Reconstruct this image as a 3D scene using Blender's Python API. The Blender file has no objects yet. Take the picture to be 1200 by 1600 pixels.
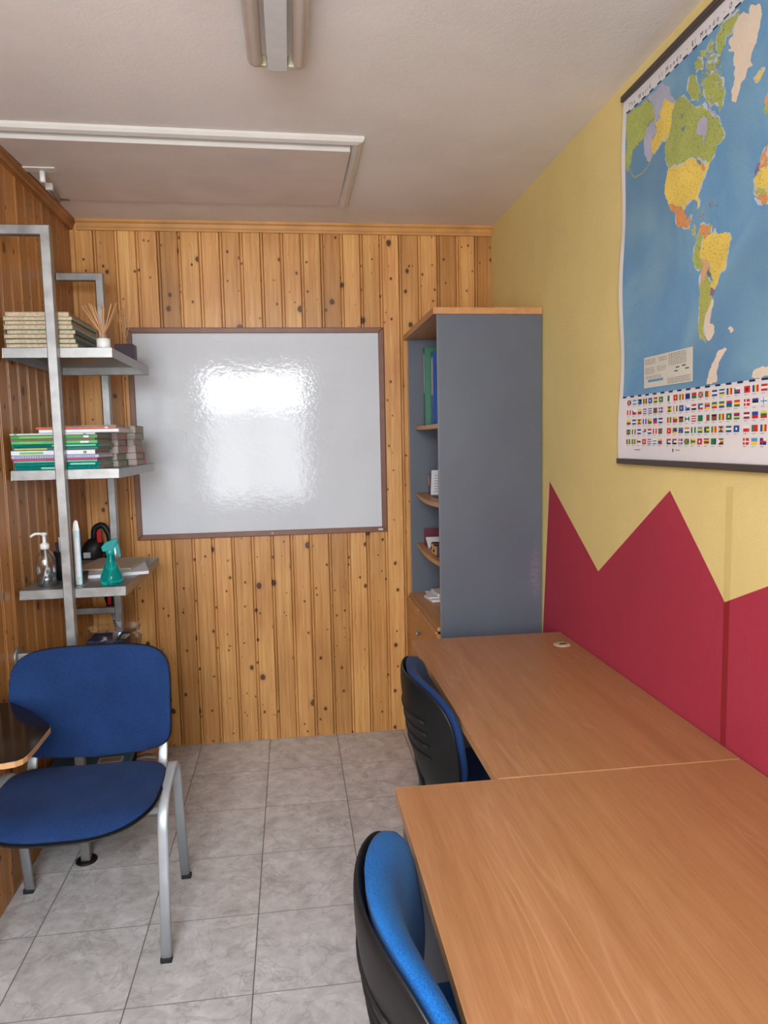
import bpy, bmesh, math, random
from mathutils import Vector, Matrix
S = bpy.context.scene
COL = S.collection
R = math.radians
# ------------------------------------------------------------------ camera
XL, XR, H, YF = -0.8075, 1.148, 2.4915, -4.0     # left wall, right wall, ceiling, wall behind the camera
cam_d = bpy.data.cameras.new('camera'); cam = bpy.data.objects.new('camera', cam_d); COL.objects.link(cam)
cam_d.sensor_fit = 'VERTICAL'; cam_d.sensor_height = 32.0
cam_d.lens = 1117.06 * 32.0 / 1600.0
cam_d.clip_start = 0.02
yaw, pitch, roll = 0.127043337, -0.0994656061, -0.0208397075
f = Vector((math.sin(yaw)*math.cos(pitch), math.cos(yaw)*math.cos(pitch), math.sin(pitch)))
r = Vector((math.cos(yaw), -math.sin(yaw), 0)); u = r.cross(f)
r2 = r*math.cos(roll) + u*math.sin(roll); u2 = -r*math.sin(roll) + u*math.cos(roll)
mw = Matrix((r2, u2, -f)).transposed().to_4x4(); mw.translation = Vector((0.149935475, -3.4908982, 1.47271775))
cam.matrix_world = mw
S.camera = cam
# ------------------------------------------------------------------ light: daylight through the window behind the camera
S.view_settings.view_transform = 'Standard'; S.view_settings.look = 'None'
S.view_settings.gamma = 1; S.view_settings.use_curve_mapping = False
S.view_settings.exposure = 0.70
W = bpy.data.worlds.new('sky'); S.world = W; W.use_nodes = True
nt = W.node_tree; nt.nodes.clear()
wo = nt.nodes.new('ShaderNodeOutputWorld'); bg = nt.nodes.new('ShaderNodeBackground')
tc = nt.nodes.new('ShaderNodeTexCoord'); sx = nt.nodes.new('ShaderNodeSeparateXYZ'); cr = nt.nodes.new('ShaderNodeValToRGB')
nt.links.new(tc.outputs['Generated'], sx.inputs[0]); nt.links.new(sx.outputs['Z'], cr.inputs[0])
e = cr.color_ramp.elements
e[0].position = 0.0; e[0].color = (0.30, 0.31, 0.30, 1); e[1].position = 0.16; e[1].color = (0.9, 0.96, 1.0, 1)
nt.links.new(cr.outputs[0], bg.inputs[0]); bg.inputs[1].default_value = 4.0; nt.links.new(bg.outputs[0], wo.inputs[0])
WX0, WX1, WZ0, WZ1 = -0.76, 0.36, 0.84, 2.24
def area(name, loc, size, rot, power, color):
    l = bpy.data.lights.new(name, 'AREA'); l.shape = 'RECTANGLE'; l.size, l.size_y = size
    l.energy = power; l.color = color
    o = bpy.data.objects.new(name, l); COL.objects.link(o); o.location = loc; o.rotation_euler = rot
    return o
# bright overcast sky seen in the upper part of the window, paler surroundings below
area('window_sky_light', ((WX0+WX1)/2, YF-0.16, 2.03), (1.06, 0.40), (R(90), 0, 0), 42, (0.92, 0.96, 1.0))
area('window_view_light', ((WX0+WX1)/2, YF-0.16, 1.33), (1.06, 0.95), (R(104), 0, 0), 31, (0.98, 0.98, 1.0))

# ------------------------------------------------------------------ material helpers
class NT:
    def __init__(s, name):
        s.m = bpy.data.materials.new(name); s.m.use_nodes = True; s.t = s.m.node_tree; s.t.nodes.clear()
        s.out = s.n('OutputMaterial'); s.b = s.n('BsdfPrincipled'); s.l(s.b, 0, s.out, 0)
    def n(s, ty, **k):
        x = s.t.nodes.new('ShaderNode'+ty)
        for a, b in k.items(): setattr(x, a, b)
        return x
    def l(s, a, i, b, j): s.t.links.new(a.outputs[i], b.inputs[j])
    def val(s, nd, j, v):
        if hasattr(v, 'outputs'): s.l(v, 0, nd, j)
        elif isinstance(v, tuple) and hasattr(v[0], 'outputs'): s.l(v[0], v[1], nd, j)
        else: nd.inputs[j].default_value = v
    def math(s, op, a, b=0.0, c=None, clamp=False):
        m = s.n('Math', operation=op, use_clamp=clamp); s.val(m, 0, a); s.val(m, 1, b)
        if c is not None: s.val(m, 2, c)
        return m
    def mix(s, fac, a, b, mode='MIX'):
        m = s.n('MixRGB', blend_type=mode); s.val(m, 0, fac); s.val(m, 1, a); s.val(m, 2, b); return m
    def ramp(s, src, pts):
        c = s.n('ValToRGB'); s.val(c, 0, src); el = c.color_ramp.elements
        while len(el) < len(pts): el.new(0.5)
        for x, (p, col) in zip(el, pts): x.position = p; x.color = (*col, 1) if len(col) == 3 else col
        return c
    def noise(s, vec, scale, detail=3, rough=0.5, dist=0.0, dim='3D'):
        x = s.n('TexNoise', noise_dimensions=dim); s.val(x, 'Vector', vec); x.inputs['Scale'].default_value = scale
        x.inputs['Detail'].default_value = detail; x.inputs['Roughness'].default_value = rough; x.inputs['Distortion'].default_value = dist
        return x
    def coords(s, scale=(1, 1, 1), rot=(0, 0, 0)):
        c = s.n('TexCoord'); m = s.n('Mapping'); s.l(c, 3, m, 0); m.inputs['Scale'].default_value = scale; m.inputs['Rotation'].default_value = rot
        return m
    def bump(s, h, strength=0.3, dist=0.002):
        b = s.n('Bump'); b.inputs['Strength'].default_value = strength; b.inputs['Distance'].default_value = dist
        s.val(b, 'Height', h); s.l(b, 0, s.b, 'Normal'); return b
    def set(s, **k):
        for a, v in k.items(): s.val(s.b, a.replace('_', ' '), v)
def c4(c): return (*c, 1)
def plain(name, col, rough=0.5, metal=0.0, var=0.06, scale=40, **k):
    t = NT(name); nz = t.noise(t.coords(), scale, 4)
    lo = tuple(max(0, x*(1-var)) for x in col); hi = tuple(min(1, x*(1+var)) for x in col)
    t.val(t.b, 'Base Color', t.ramp(nz, [(0.3, lo), (0.7, hi)])); t.set(Roughness=rough, Metallic=metal)
    for a, v in k.items(): t.val(t.b, a.replace('_', ' '), v)
    return t.m
def srgb(*c):
    return tuple(((v/255)/12.92 if v/255 <= 0.04045 else ((v/255+0.055)/1.055)**2.4) for v in c)

def pine(name, axis, pitchw, off, base=(0.60, 0.305, 0.100), dark=0.0):
    """knotty varnished pine; boards run along Z; axis = 0/1 is the across direction"""
    t = NT(name); c = t.n('TexCoord'); sp = t.n('SeparateXYZ'); t.l(c, 3, sp, 0)
    X = (sp, axis); Z = (sp, 2)
    bi = t.math('FLOOR', t.math('DIVIDE', t.math('SUBTRACT', X, off), pitchw))
    wn = t.n('TexWhiteNoise', noise_dimensions='1D'); t.val(wn, 'W', bi)
    wz = t.math('ADD', Z, t.math('MULTIPLY', (wn, 0), 7.3))
    # knots: one chance per cell of a 2D Voronoi
    kv = t.n('CombineXYZ'); t.val(kv, 0, t.math('ADD', X, t.math('MULTIPLY', (wn, 0), 3.1))); t.val(kv, 1, t.math('MULTIPLY', wz, 0.8))
    vo = t.n('TexVoronoi', voronoi_dimensions='2D', feature='F1'); t.l(kv, 0, vo, 'Vector'); vo.inputs['Scale'].default_value = 11.0
    sc = t.n('SeparateColor'); t.l(vo, 'Color', sc, 0)
    rad = t.math('MULTIPLY', t.math('MAXIMUM', t.math('SUBTRACT', (sc, 0), 0.36), -0.2), t.math('MULTIPLY_ADD', (sc, 1), 0.17, 0.10))
    nzk = t.noise((kv, 0), 60, 2)
    dist = t.math('ADD', (vo, 'Distance'), t.math('MULTIPLY', t.math('SUBTRACT', nzk, 0.5), 0.07))
    knot = t.math('MULTIPLY_ADD', t.math('SUBTRACT', rad, dist), 26.0, 0.5, clamp=True)
    vo2 = t.n('TexVoronoi', voronoi_dimensions='2D', feature='F1'); t.l(kv, 0, vo2, 'Vector'); vo2.inputs['Scale'].default_value = 19.0
    sc2 = t.n('SeparateColor'); t.l(vo2, 'Color', sc2, 0)
    r2_ = t.math('MULTIPLY', t.math('MAXIMUM', t.math('SUBTRACT', (sc2, 0), 0.70), -0.2), 0.42)
    k2 = t.math('MULTIPLY_ADD', t.math('SUBTRACT', r2_, (vo2, 'Distance')), 22.0, 0.3, clamp=True); knot = t.math('MAXIMUM', knot, k2)
    halo = t.math('MULTIPLY_ADD', t.math('SUBTRACT', t.math('MULTIPLY', rad, 2.3), dist), 5.0, 0.0, clamp=True)
    # grain, bent round the knots
    bend = t.math('MULTIPLY', t.math('POWER', 2.718, t.math('MULTIPLY', t.math('MULTIPLY', (vo, 'Distance'), (vo, 'Distance')), -70.0)), 0.007)
    gx = t.math('ADD', X, bend)
    gv = t.n('CombineXYZ'); t.val(gv, 0, t.math('MULTIPLY', gx, 1.0)); t.val(gv, 1, t.math('MULTIPLY', wz, 0.022)); t.val(gv, 2, bi)
    g1 = t.noise((gv, 0), 75, 4, 0.6, 0.12); g2 = t.noise((gv, 0), 300, 2, 0.5)
    gm = t.math('ADD', t.math('MULTIPLY', g1, 0.75), t.math('MULTIPLY', g2, 0.25))
    lo = tuple(x*k for x, k in zip(base, (0.80, 0.70, 0.55))); hi = tuple(x*k for x, k in zip(base, (1.22, 1.33, 1.55)))
    g = t.ramp(gm, [(0.32, lo), (0.5, base), (0.68, hi)])
    bt = t.ramp((wn, 0), [(0, (0.74, 0.70, 0.66)), (0.5, (0.95, 0.94, 0.92)), (1, (1.12, 1.14, 1.2))])
    colr = t.mix(1.0, g, bt, 'MULTIPLY')
    big = t.noise((kv, 0), 2.6, 2); colr = t.mix(0.35, colr, t.ramp(big, [(0.3, (0.25, 0.2, 0.15)), (0.7, (0.75, 0.7, 0.62))]), 'OVERLAY')
    colr = t.mix(t.math('MULTIPLY', halo, 0.32), colr, c4((0.30, 0.115, 0.03)))
    colr = t.mix(t.math('MULTIPLY', knot, 0.9), colr, c4((0.055, 0.014, 0.004)))
    t.set(Base_Color=colr, Roughness=t.math('ADD', t.math('MULTIPLY', g1, 0.12), 0.30), Coat_Weight=0.10, Coat_Roughness=0.25, Specular_IOR_Level=0.35)
    t.bump(gm, 0.12, 0.001)
    return t.m

def laminate(name, col, along=1, rough=0.34):
    t = NT(name); s = [9, 9, 9]; s[along] = 0.9
    co = t.coords(tuple(s))
    w = t.noise(co, 1.0, 2, 0.5, 0.2)
    rings = t.math('FRACT', t.math('MULTIPLY', w, 11.0)); ringl = t.ramp(rings, [(0.0, (1, 1, 1)), (0.12, (0.2, 0.2, 0.2)), (0.8, (0.0, 0.0, 0.0)), (1.0, (0.8, 0.8, 0.8))])
    msk = t.ramp(t.noise(t.coords(tuple(x*0.5 for x in s)), 1.3, 2), [(0.45, (0, 0, 0)), (0.62, (1, 1, 1))])
    s2 = [260, 260, 260]; s2[along] = 9; fine = t.noise(t.coords(tuple(s2)), 1.0, 3, 0.6)
    s3 = [30, 30, 30]; s3[along] = 1.2; mid = t.noise(t.coords(tuple(s3)), 1.0, 3, 0.6)
    lo = tuple(x*k for x, k in zip(col, (0.86, 0.80, 0.72))); hi = tuple(x*k for x, k in zip(col, (1.10, 1.13, 1.18)))
    a = t.ramp(t.math('ADD', t.math('MULTIPLY', fine, 0.5), t.math('MULTIPLY', mid, 0.5)), [(0.36, lo), (0.64, hi)])
    a = t.mix(t.math('MULTIPLY', t.mix(1.0, ringl, msk, 'MULTIPLY'), 0.65), a, c4(tuple(min(1, x*k) for x, k in zip(col, (1.25, 1.42, 1.8)))))
    t.set(Base_Color=a, Roughness=rough); t.bump(fine, 0.06, 0.0006)
    return t.m

def fabric(name, col, light):
    t = NT(name); co = t.coords()
    v = t.n('TexVoronoi'); t.val(v, 'Vector', co); v.inputs['Scale'].default_value = 420
    n2 = t.noise(co, 900, 2); n3 = t.noise(co, 9, 3)
    a = t.ramp(t.math('ADD', t.math('MULTIPLY', (v, 'Distance'), 0.6), t.math('MULTIPLY', n2, 0.4)), [(0.25, light), (0.75, col)])
    a = t.mix(0.25, a, t.ramp(n3, [(0.35, tuple(x*0.6 for x in col)), (0.7, light)]))
    t.set(Base_Color=a, Roughness=0.92, Sheen_Weight=0.04, Sheen_Roughness=0.5, Specular_IOR_Level=0.2)
    t.bump(t.math('ADD', (v, 'Distance'), n2), 0.35, 0.001)
    return t.m

def galv(name, col=(0.34, 0.34, 0.33), rough=0.36):
    t = NT(name); co = t.coords()
    v = t.n('TexVoronoi'); t.val(v, 'Vector', co); v.inputs['Scale'].default_value = 160
    s = t.n('SeparateColor'); t.l(v, 'Color', s, 0)
    n = t.noise(co, 22, 3, 0.5)
    a = t.mix(0.75, t.ramp((s, 0), [(0, tuple(x*0.93 for x in col)), (1, tuple(x*1.05 for x in col))]), t.ramp(n, [(0.35, (0.26, 0.255, 0.25)), (0.65, (0.37, 0.37, 0.365))]))
    t.set(Base_Color=a, Metallic=0.75, Roughness=t.math('MULTIPLY_ADD', n, 0.35, rough-0.12))
    return t.m

def plaster(name, col, var=0.05, bump=0.35, mott=None):
    t = NT(name); co = t.coords(); n = t.noise(co, 1.7, 4, 0.6); f2 = t.noise(co, 180, 4, 0.6); f3 = t.noise(co, 45, 3, 0.6)
    lo = mott or tuple(x*(1-2*var) for x in col); hi = tuple(min(1, x*(1+var)) for x in col)
    a = t.ramp(n, [(0.35, lo), (0.62, hi)])
    t.set(Base_Color=a, Roughness=0.75, Specular_IOR_Level=0.3)
    t.bump(t.math('ADD', f2, t.math('MULTIPLY', f3, 1.2)), bump, 0.002)
    return t.m

def tiles(name):
    t = NT(name); c = t.n('TexCoord'); sp = t.n('SeparateXYZ'); t.l(c, 3, sp, 0); T = 0.333
    tx = t.math('DIVIDE', (sp, 0), T); ty = t.math('DIVIDE', t.math('ADD', (sp, 1), 0.34141-T), T)
    fx = t.math('FRACT', tx); fy = t.math('FRACT', ty)
    ex = t.math('MINIMUM', fx, t.math('SUBTRACT', 1.0, fx)); ey = t.math('MINIMUM', fy, t.math('SUBTRACT', 1.0, fy))
    gx = t.math('LESS_THAN', ex, 0.0050); gy = t.math('LESS_THAN', ey, 0.0045)
    g = t.math('MAXIMUM', gx, gy)
    idv = t.n('CombineXYZ'); t.val(idv, 0, t.math('FLOOR', tx)); t.val(idv, 1, t.math('FLOOR', ty))
    wn = t.n('TexWhiteNoise', noise_dimensions='2D'); t.l(idv, 0, wn, 0)
    off = t.n('VectorMath', operation='MULTIPLY_ADD'); t.l(wn, 1, off, 0); off.inputs[1].default_value = (9, 9, 9); t.l(c, 3, off, 2)
    w1 = t.noise((off, 0), 9, 5, 0.65, 0.8); w2 = t.noise((off, 0), 26, 4, 0.6, 0.5)
    vein = t.math('ABSOLUTE', t.math('SUBTRACT', t.noise((off, 0), 6.5, 4, 0.6, 1.2), 0.5))
    veins = t.ramp(vein, [(0.0, (1, 1, 1)), (0.018, (0, 0, 0))])
    a = t.ramp(t.math('ADD', t.math('MULTIPLY', w1, 0.6), t.math('MULTIPLY', w2, 0.4)), [(0.33, (0.43, 0.41, 0.405)), (0.5, (0.585, 0.57, 0.575)), (0.66, (0.73, 0.725, 0.74))])
    a = t.mix(t.math('MULTIPLY', veins, 0.40), a, c4((0.29, 0.25, 0.23)))
    a = t.mix(t.math('MULTIPLY', (wn, 0), 0.08), a, c4((0.30, 0.27, 0.25)))
    a = t.mix(t.math('MULTIPLY', gy, 0.9), a, c4((0.20, 0.175, 0.155)))
    a = t.mix(t.math('MULTIPLY', gx, 0.9), a, c4((0.10, 0.09, 0.08)))
    t.set(Base_Color=a, Roughness=t.math('MULTIPLY_ADD', w1, 0.10, t.math('MULTIPLY_ADD', g, 0.4, 0.17)), Specular_IOR_Level=0.5)
    t.bump(t.math('SUBTRACT', t.math('MULTIPLY', w2, 0.15), g), 0.25, 0.0012)
    return t.m

M = {}
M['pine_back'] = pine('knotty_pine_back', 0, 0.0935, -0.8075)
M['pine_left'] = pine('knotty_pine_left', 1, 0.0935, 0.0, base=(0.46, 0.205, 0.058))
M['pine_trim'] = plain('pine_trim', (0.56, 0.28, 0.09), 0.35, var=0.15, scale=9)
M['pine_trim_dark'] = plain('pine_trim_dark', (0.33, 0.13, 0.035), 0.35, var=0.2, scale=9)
M['ceiling'] = plaster('ceiling_paint', (0.78, 0.735, 0.705), 0.04, 0.25, mott=(0.73, 0.685, 0.655))
M['yellow'] = plaster('yellow_paint', (0.75, 0.61, 0.255), 0.03, 0.4)
M['yellow_line'] = plaster('yellow_touch_up', (0.66, 0.53, 0.20), 0.03, 0.4)
M['red'] = plaster('crimson_paint', (0.40, 0.036, 0.066), 0.04, 0.35)
M['red_line'] = plaster('crimson_touch_up', (0.27, 0.016, 0.026), 0.03, 0.3)
M['white_wall'] = plaster('white_paint', (0.72, 0.69, 0.64), 0.03, 0.3)
M['tiles'] = tiles('floor_tiles')
M['white_paint'] = plain('white_gloss_paint', (0.62, 0.585, 0.54), 0.4, var=0.05, scale=6)
M['hatch'] = plain('hatch_board', (0.70, 0.625, 0.585), 0.5, var=0.07, scale=5)
M['beech'] = laminate('beech_laminate', (0.38, 0.178, 0.076))
M['beech_edge'] = plain('beech_edge', (0.50, 0.27, 0.12), 0.42, var=0.1, scale=14)
M['beech_x'] = laminate('beech_laminate_cabinet', (0.50, 0.24, 0.09), along=1, rough=0.4)
M['grey_board'] = plain('slate_grey_board', (0.098, 0.112, 0.140), 0.42, var=0.10, scale=3)
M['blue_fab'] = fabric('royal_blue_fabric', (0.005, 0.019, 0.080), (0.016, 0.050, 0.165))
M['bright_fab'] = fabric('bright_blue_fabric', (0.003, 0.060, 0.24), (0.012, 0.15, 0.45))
M['black'] = plain('black_plastic', (0.009, 0.0095, 0.011), 0.45, var=0.15, Specular_IOR_Level=0.3)
M['rubber'] = plain('black_rubber', (0.010, 0.010, 0.010), 0.7)
M['silver'] = plain('silver_painted_steel', (0.45, 0.48, 0.51), 0.36, metal=0.35, var=0.05, scale=20)
M['galv'] = galv('galvanised_steel')
M['steel'] = galv('dull_steel', (0.30, 0.29, 0.27), 0.42)
M['brown_frame'] = plain('brown_frame', (0.20, 0.082, 0.048), 0.4, var=0.12, scale=25)
M['tube'] = plain('dusty_tube_glass', (0.50, 0.43, 0.37), 0.22, var=0.08, scale=6)
M['batten'] = plain('batten_paint', (0.58, 0.575, 0.58), 0.35, var=0.04)
M['paper'] = plain('white_paper', (0.72, 0.72, 0.75), 0.8, var=0.05)
M['pages'] = plain('grey_pages', (0.40, 0.35, 0.32), 0.85, var=0.12, scale=200)
M['cream'] = plain('cream_pages', (0.50, 0.40, 0.27), 0.85, var=0.2, scale=120)
M['white_pl'] = plain('white_plastic', (0.75, 0.75, 0.73), 0.4)
M['pad_black'] = plain('glossy_dark_laminate', (0.010, 0.007, 0.006), 0.12, var=0.2, Specular_IOR_Level=0.3)
M['reed'] = plain('rattan_reed', (0.55, 0.30, 0.14), 0.7)
def flat(name, rgb, rough=0.5, **k):
    if name not in M: M[name] = plain(name, srgb(*rgb), rough, var=0.05, scale=60, **k)
    return M[name]
def clear(name, col, rough=0.05, thin=0.75):
    t = NT(name); tr = t.n('BsdfTransparent'); tr.inputs[0].default_value = c4(col); gl = t.n('BsdfGlossy'); gl.inputs['Roughness'].default_value = rough
    gl.inputs[0].default_value = (0.9, 0.95, 1, 1)
    lw = t.n('LayerWeight'); lw.inputs[0].default_value = 0.25
    m = t.n('MixShader'); t.val(m, 0, t.math('MULTIPLY_ADD', (lw, 1), 0.6, 1-thin, clamp=True)); t.l(tr, 0, m, 1); t.l(gl, 0, m, 2); t.l(m, 0, t.out, 0)
    return t.m
M['glass'] = clear('window_glass', (0.97, 0.99, 1), 0.02, 0.95)
M['clear_pl'] = clear('clear_plastic', (0.86, 0.88, 0.88), 0.12, 0.80)
t = NT('teal_plastic'); t.set(Base_Color=c4((0.01, 0.50, 0.46)), Roughness=0.10, Transmission_Weight=0.80, IOR=1.2); M['teal'] = t.m
t = NT('teal_trigger'); t.set(Base_Color=c4((0.0, 0.24, 0.25)), Roughness=0.3); M['teal_solid'] = t.m
t = NT('scuffed_grey_board'); co = t.coords(); sp = t.n('SeparateXYZ'); t.l(co, 0, sp, 0)
dx = t.math('DIVIDE', t.math('SUBTRACT', (sp, 0), 0.392), 0.026); dz = t.math('DIVIDE', t.math('SUBTRACT', (sp, 2), 0.93), 0.13)
rr_ = t.math('ADD', t.math('MULTIPLY', dx, dx), t.math('MULTIPLY', dz, dz))
mk_ = t.math('MULTIPLY', t.math('SUBTRACT', 1.0, rr_, clamp=True), t.ramp(t.noise(co, 70, 4, 0.7), [(0.42, (0, 0, 0)), (0.6, (1, 1, 1))]))
bs = t.ramp(t.noise(co, 3, 4), [(0.3, (0.088, 0.100, 0.126)), (0.7, (0.106, 0.120, 0.150))])
t.set(Base_Color=t.mix(t.math('MULTIPLY', mk_, 0.55), bs, c4((0.30, 0.17, 0.25))), Roughness=0.42); M['scuffed'] = t.m
# whiteboard: glossy enamel with a fine orange-peel ripple
t = NT('whiteboard_enamel'); co = t.coords(); w = t.noise(co, 2.0, 3)
t.set(Base_Color=t.ramp(w, [(0.3, (0.62, 0.645, 0.685)), (0.7, (0.69, 0.715, 0.755))]), Roughness=0.07, Specular_IOR_Level=0.24)
t.bump(t.math('ADD', t.noise(co, 75, 2), t.noise(co, 28, 2)), 0.22, 0.0015); M['enamel'] = t.m

# ------------------------------------------------------------------ mesh helpers
class MB:
    def __init__(s): s.v = []; s.f = []; s.mi = []; s.sm = []; s.mats = []
    def idx(s, m):
        if m not in s.mats: s.mats.append(m)
        return s.mats.index(m)
    def add(s, vs, fs, m, smooth=False, mtx=None):
        k = len(s.v)
        for p in vs:
            p = Vector(p); s.v.append(tuple(mtx @ p if mtx else p))
        i = s.idx(m)
        for q in fs: s.f.append([a+k for a in q]); s.mi.append(i); s.sm.append(smooth)
        return s
    def box(s, a, b, m, mtx=None, ch=0.0):
        x0, y0, z0 = [min(p, q) for p, q in zip(a, b)]; x1, y1, z1 = [max(p, q) for p, q in zip(a, b)]
        if ch <= 0:
            vs = [(x0,y0,z0),(x1,y0,z0),(x1,y1,z0),(x0,y1,z0),(x0,y0,z1),(x1,y0,z1),(x1,y1,z1),(x0,y1,z1)]
            return s.add(vs, [(0,3,2,1),(4,5,6,7),(0,1,5,4),(1,2,6,5),(2,3,7,6),(3,0,4,7)], m, mtx=mtx)
        bm = bmesh.new(); bmesh.ops.create_cube(bm, size=1.0)
        for v in bm.verts: v.co = Vector(((x0+x1)/2+v.co.x*(x1-x0), (y0+y1)/2+v.co.y*(y1-y0), (z0+z1)/2+v.co.z*(z1-z0)))
        bmesh.ops.bevel(bm, geom=list(bm.edges), offset=ch, segments=2, profile=0.5, affect='EDGES')
        bm.verts.index_update()
        s.add([v.co.copy() for v in bm.verts], [[v.index for v in q.verts] for q in bm.faces], m, mtx=mtx); bm.free(); return s
    def prism(s, pts, d0, d1, m, plane='xy', mtx=None, side=None):
        """polygon extruded; plane names the two polygon axes, remaining axis d0..d1"""
        def P(a, b, d): return {'xy': (a, b, d), 'xz': (a, d, b), 'yz': (d, a, b)}[plane]
        n = len(pts)
        vs = [P(a, b, d0) for a, b in pts]+[P(a, b, d1) for a, b in pts]
        s.add(vs, [list(range(n))[::-1], list(range(n, 2*n))], m, mtx=mtx)
        s.add(vs, [(i, (i+1) % n, (i+1) % n+n, i+n) for i in range(n)], side or m, mtx=mtx); return s
    def lathe(s, prof, m, c=(0, 0, 0), seg=28, mtx=None, smooth=True):
        vs = []; fs = []
        for rr, z in prof:
            for i in range(seg):
                a = 2*math.pi*i/seg; vs.append((c[0]+rr*math.cos(a), c[1]+rr*math.sin(a), c[2]+z))
        for j in range(len(prof)-1):
            for i in range(seg): fs.append((j*seg+i, j*seg+(i+1) % seg, (j+1)*seg+(i+1) % seg, (j+1)*seg+i))
        if prof[0][0] > 1e-6: fs.append([i for i in range(seg)][::-1])
        if prof[-1][0] > 1e-6: fs.append([(len(prof)-1)*seg+i for i in range(seg)])
        return s.add(vs, fs, m, smooth, mtx)
    def tube(s, path, rad, m, seg=12, sect=None, smooth=True, up=None, closed=False):
        """sweep circle (or section list of (a,b)) along the path"""
        P = [Vector(p) for p in path]; n = len(P)
        sec = sect or [(rad*math.cos(2*math.pi*i/seg), rad*math.sin(2*math.pi*i/seg)) for i in range(seg)]
        k = len(sec); vs = []; ref = Vector(up) if up else None; N = None
        for i in range(n):
            a = P[max(i-1, 0)]; b = P[min(i+1, n-1)]; T = (b-a).normalized()
            if 0 < i < n-1:
                t0 = (P[i]-P[i-1]).normalized(); t1 = (P[i+1]-P[i]).normalized(); T = (t0+t1).normalized(); cs = max(0.5, math.sqrt((1+t0.dot(t1))/2))
            else: cs = 1
            if ref is not None: A = ref.cross(T).normalized(); B = T.cross(A).normalized()
            else:
                if N is None: N = Vector((0, 0, 1)) if abs(T.z) < 0.9 else Vector((1, 0, 0))
                A = N.cross(T).normalized(); B = T.cross(A).normalized(); N = B
            # A is in-plane normal when ref is plane normal
            for (p, q) in sec: vs.append(P[i]+A*(p/cs if ref is not None else p)+B*q)
        fs = [(i*k+j, i*k+(j+1) % k, (i+1)*k+(j+1) % k, (i+1)*k+j) for i in range(n-1) for j in range(k)]
        s.add(vs, fs, m, smooth); s.add([vs[j] for j in range(k)], [list(range(k))[::-1]], m); s.add([vs[(n-1)*k+j] for j in range(k)], [list(range(k))], m)
        return s
    def build(s, name, parent=None, bevel=0.0, loc=None, rot=None):
        me = bpy.data.meshes.new(name); me.from_pydata(s.v, [], s.f); me.update()
        for m in s.mats: me.materials.append(M[m] if isinstance(m, str) else m)
        for p, i, sm in zip(me.polygons, s.mi, s.sm): p.material_index = i; p.use_smooth = sm
        bm = bmesh.new(); bm.from_mesh(me); bmesh.ops.remove_doubles(bm, verts=bm.verts, dist=1e-6); bmesh.ops.recalc_face_normals(bm, faces=bm.faces); bm.to_mesh(me); bm.free()
        o = bpy.data.objects.new(name, me); COL.objects.link(o)
        if parent: o.parent = parent
        if loc: o.location = loc
        if rot: o.rotation_euler = rot
        if bevel:
            b = o.modifiers.new('bevel', 'BEVEL'); b.width = bevel; b.segments = 2; b.limit_method = 'ANGLE'; b.angle_limit = R(40)
        return o
def rrect(x0, y0, x1, y1, r, seg=5):
    out = []
    for cx, cy, a0 in ((x1-r, y1-r, 0), (x0+r, y1-r, 90), (x0+r, y0+r, 180), (x1-r, y0+r, 270)):
        for i in range(seg+1): a = R(a0+90*i/seg); out.append((cx+r*math.cos(a), cy+r*math.sin(a)))
    return out
def tag(o, label=None, cat=None, group=None, kind=None):
    if label: o['label'] = label
    if cat: o['category'] = cat
    if group: o['group'] = group
    if kind: o['kind'] = kind
    return o
def thing(name, label, cat, loc=(0, 0, 0), rz=0, group=None):
    o = bpy.data.objects.new(name, None); COL.objects.link(o); o.location = loc; o.rotation_euler = (0, 0, rz); o.empty_display_size = 0.05
    return tag(o, label, cat, group)
def struct(o): o['kind'] = 'structure'; return o
def mat_rot(loc, rz=0, rx=0, ry=0): return Matrix.Translation(loc) @ Matrix.Rotation(rz, 4, 'Z') @ Matrix.Rotation(ry, 4, 'Y') @ Matrix.Rotation(rx, 4, 'X')
def rect_sec(w, h, r=0.003, seg=2):
    return rrect(-w/2, -h/2, w/2, h/2, r, seg)
def arc(pts, rad, seg=6):
    """polyline with rounded corners"""
    P = [Vector(p) for p in pts]; out = [P[0]]
    for i in range(1, len(P)-1):
        a = (P[i-1]-P[i]); b = (P[i+1]-P[i]); d = min(rad, a.length*0.49, b.length*0.49)
        p0 = P[i]+a.normalized()*d; p1 = P[i]+b.normalized()*d
        for k in range(seg+1):
            t = k/seg; out.append((1-t)**2*p0+2*t*(1-t)*P[i]+t*t*p1)
    out.append(P[-1]); return out

# ------------------------------------------------------------------ room shell
struct(MB().box((XL-0.1, YF-0.1, -0.1), (XR+0.1, 0.1, 0), 'tiles').build('floor'))
mb = MB().box((XL-0.1, YF-0.1, H), (XR+0.1, 0.1, H+0.1), 'ceiling')
struct(mb.build('ceiling'))
def boards(name, mat, length, pitchw, start, place):
    """tongue-and-groove boarding: face profile with a V groove and a bead beside it"""
    prof = []; x = start
    while x < length:
        for dx, d in ((0.0, 0.0), (0.0031, -0.0105), (0.0035, -0.0105), (0.0066, 0.0), (0.0135, 0.0), (0.0158, -0.008), (0.0161, -0.008), (0.0185, 0.0)):
            if x+dx <= length: prof.append((x+dx, d))
        x += pitchw
    prof.append((length, 0.0))
    mb = MB(); n = len(prof)
    vs = [place(a, d, 0.0) for a, d in prof]+[place(a, d, H) for a, d in prof]
    mb.add(vs, [(i, i+1, i+1+n, i+n) for i in range(n-1)], mat)
    return mb
mb = boards('b', 'pine_back', XR-XL, 0.0935, 0.0, lambda a, d, z: (XL+a, -d, z))
mb.box((XL-0.1, 0.014, -0.0), (XR+0.1, 0.1, H), 'pine_trim'); struct(mb.build('wall_back'))
mb = boards('l', 'pine_left', -YF, 0.0935, 0.0, lambda a, d, z: (XL+d, -a, z))
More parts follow.
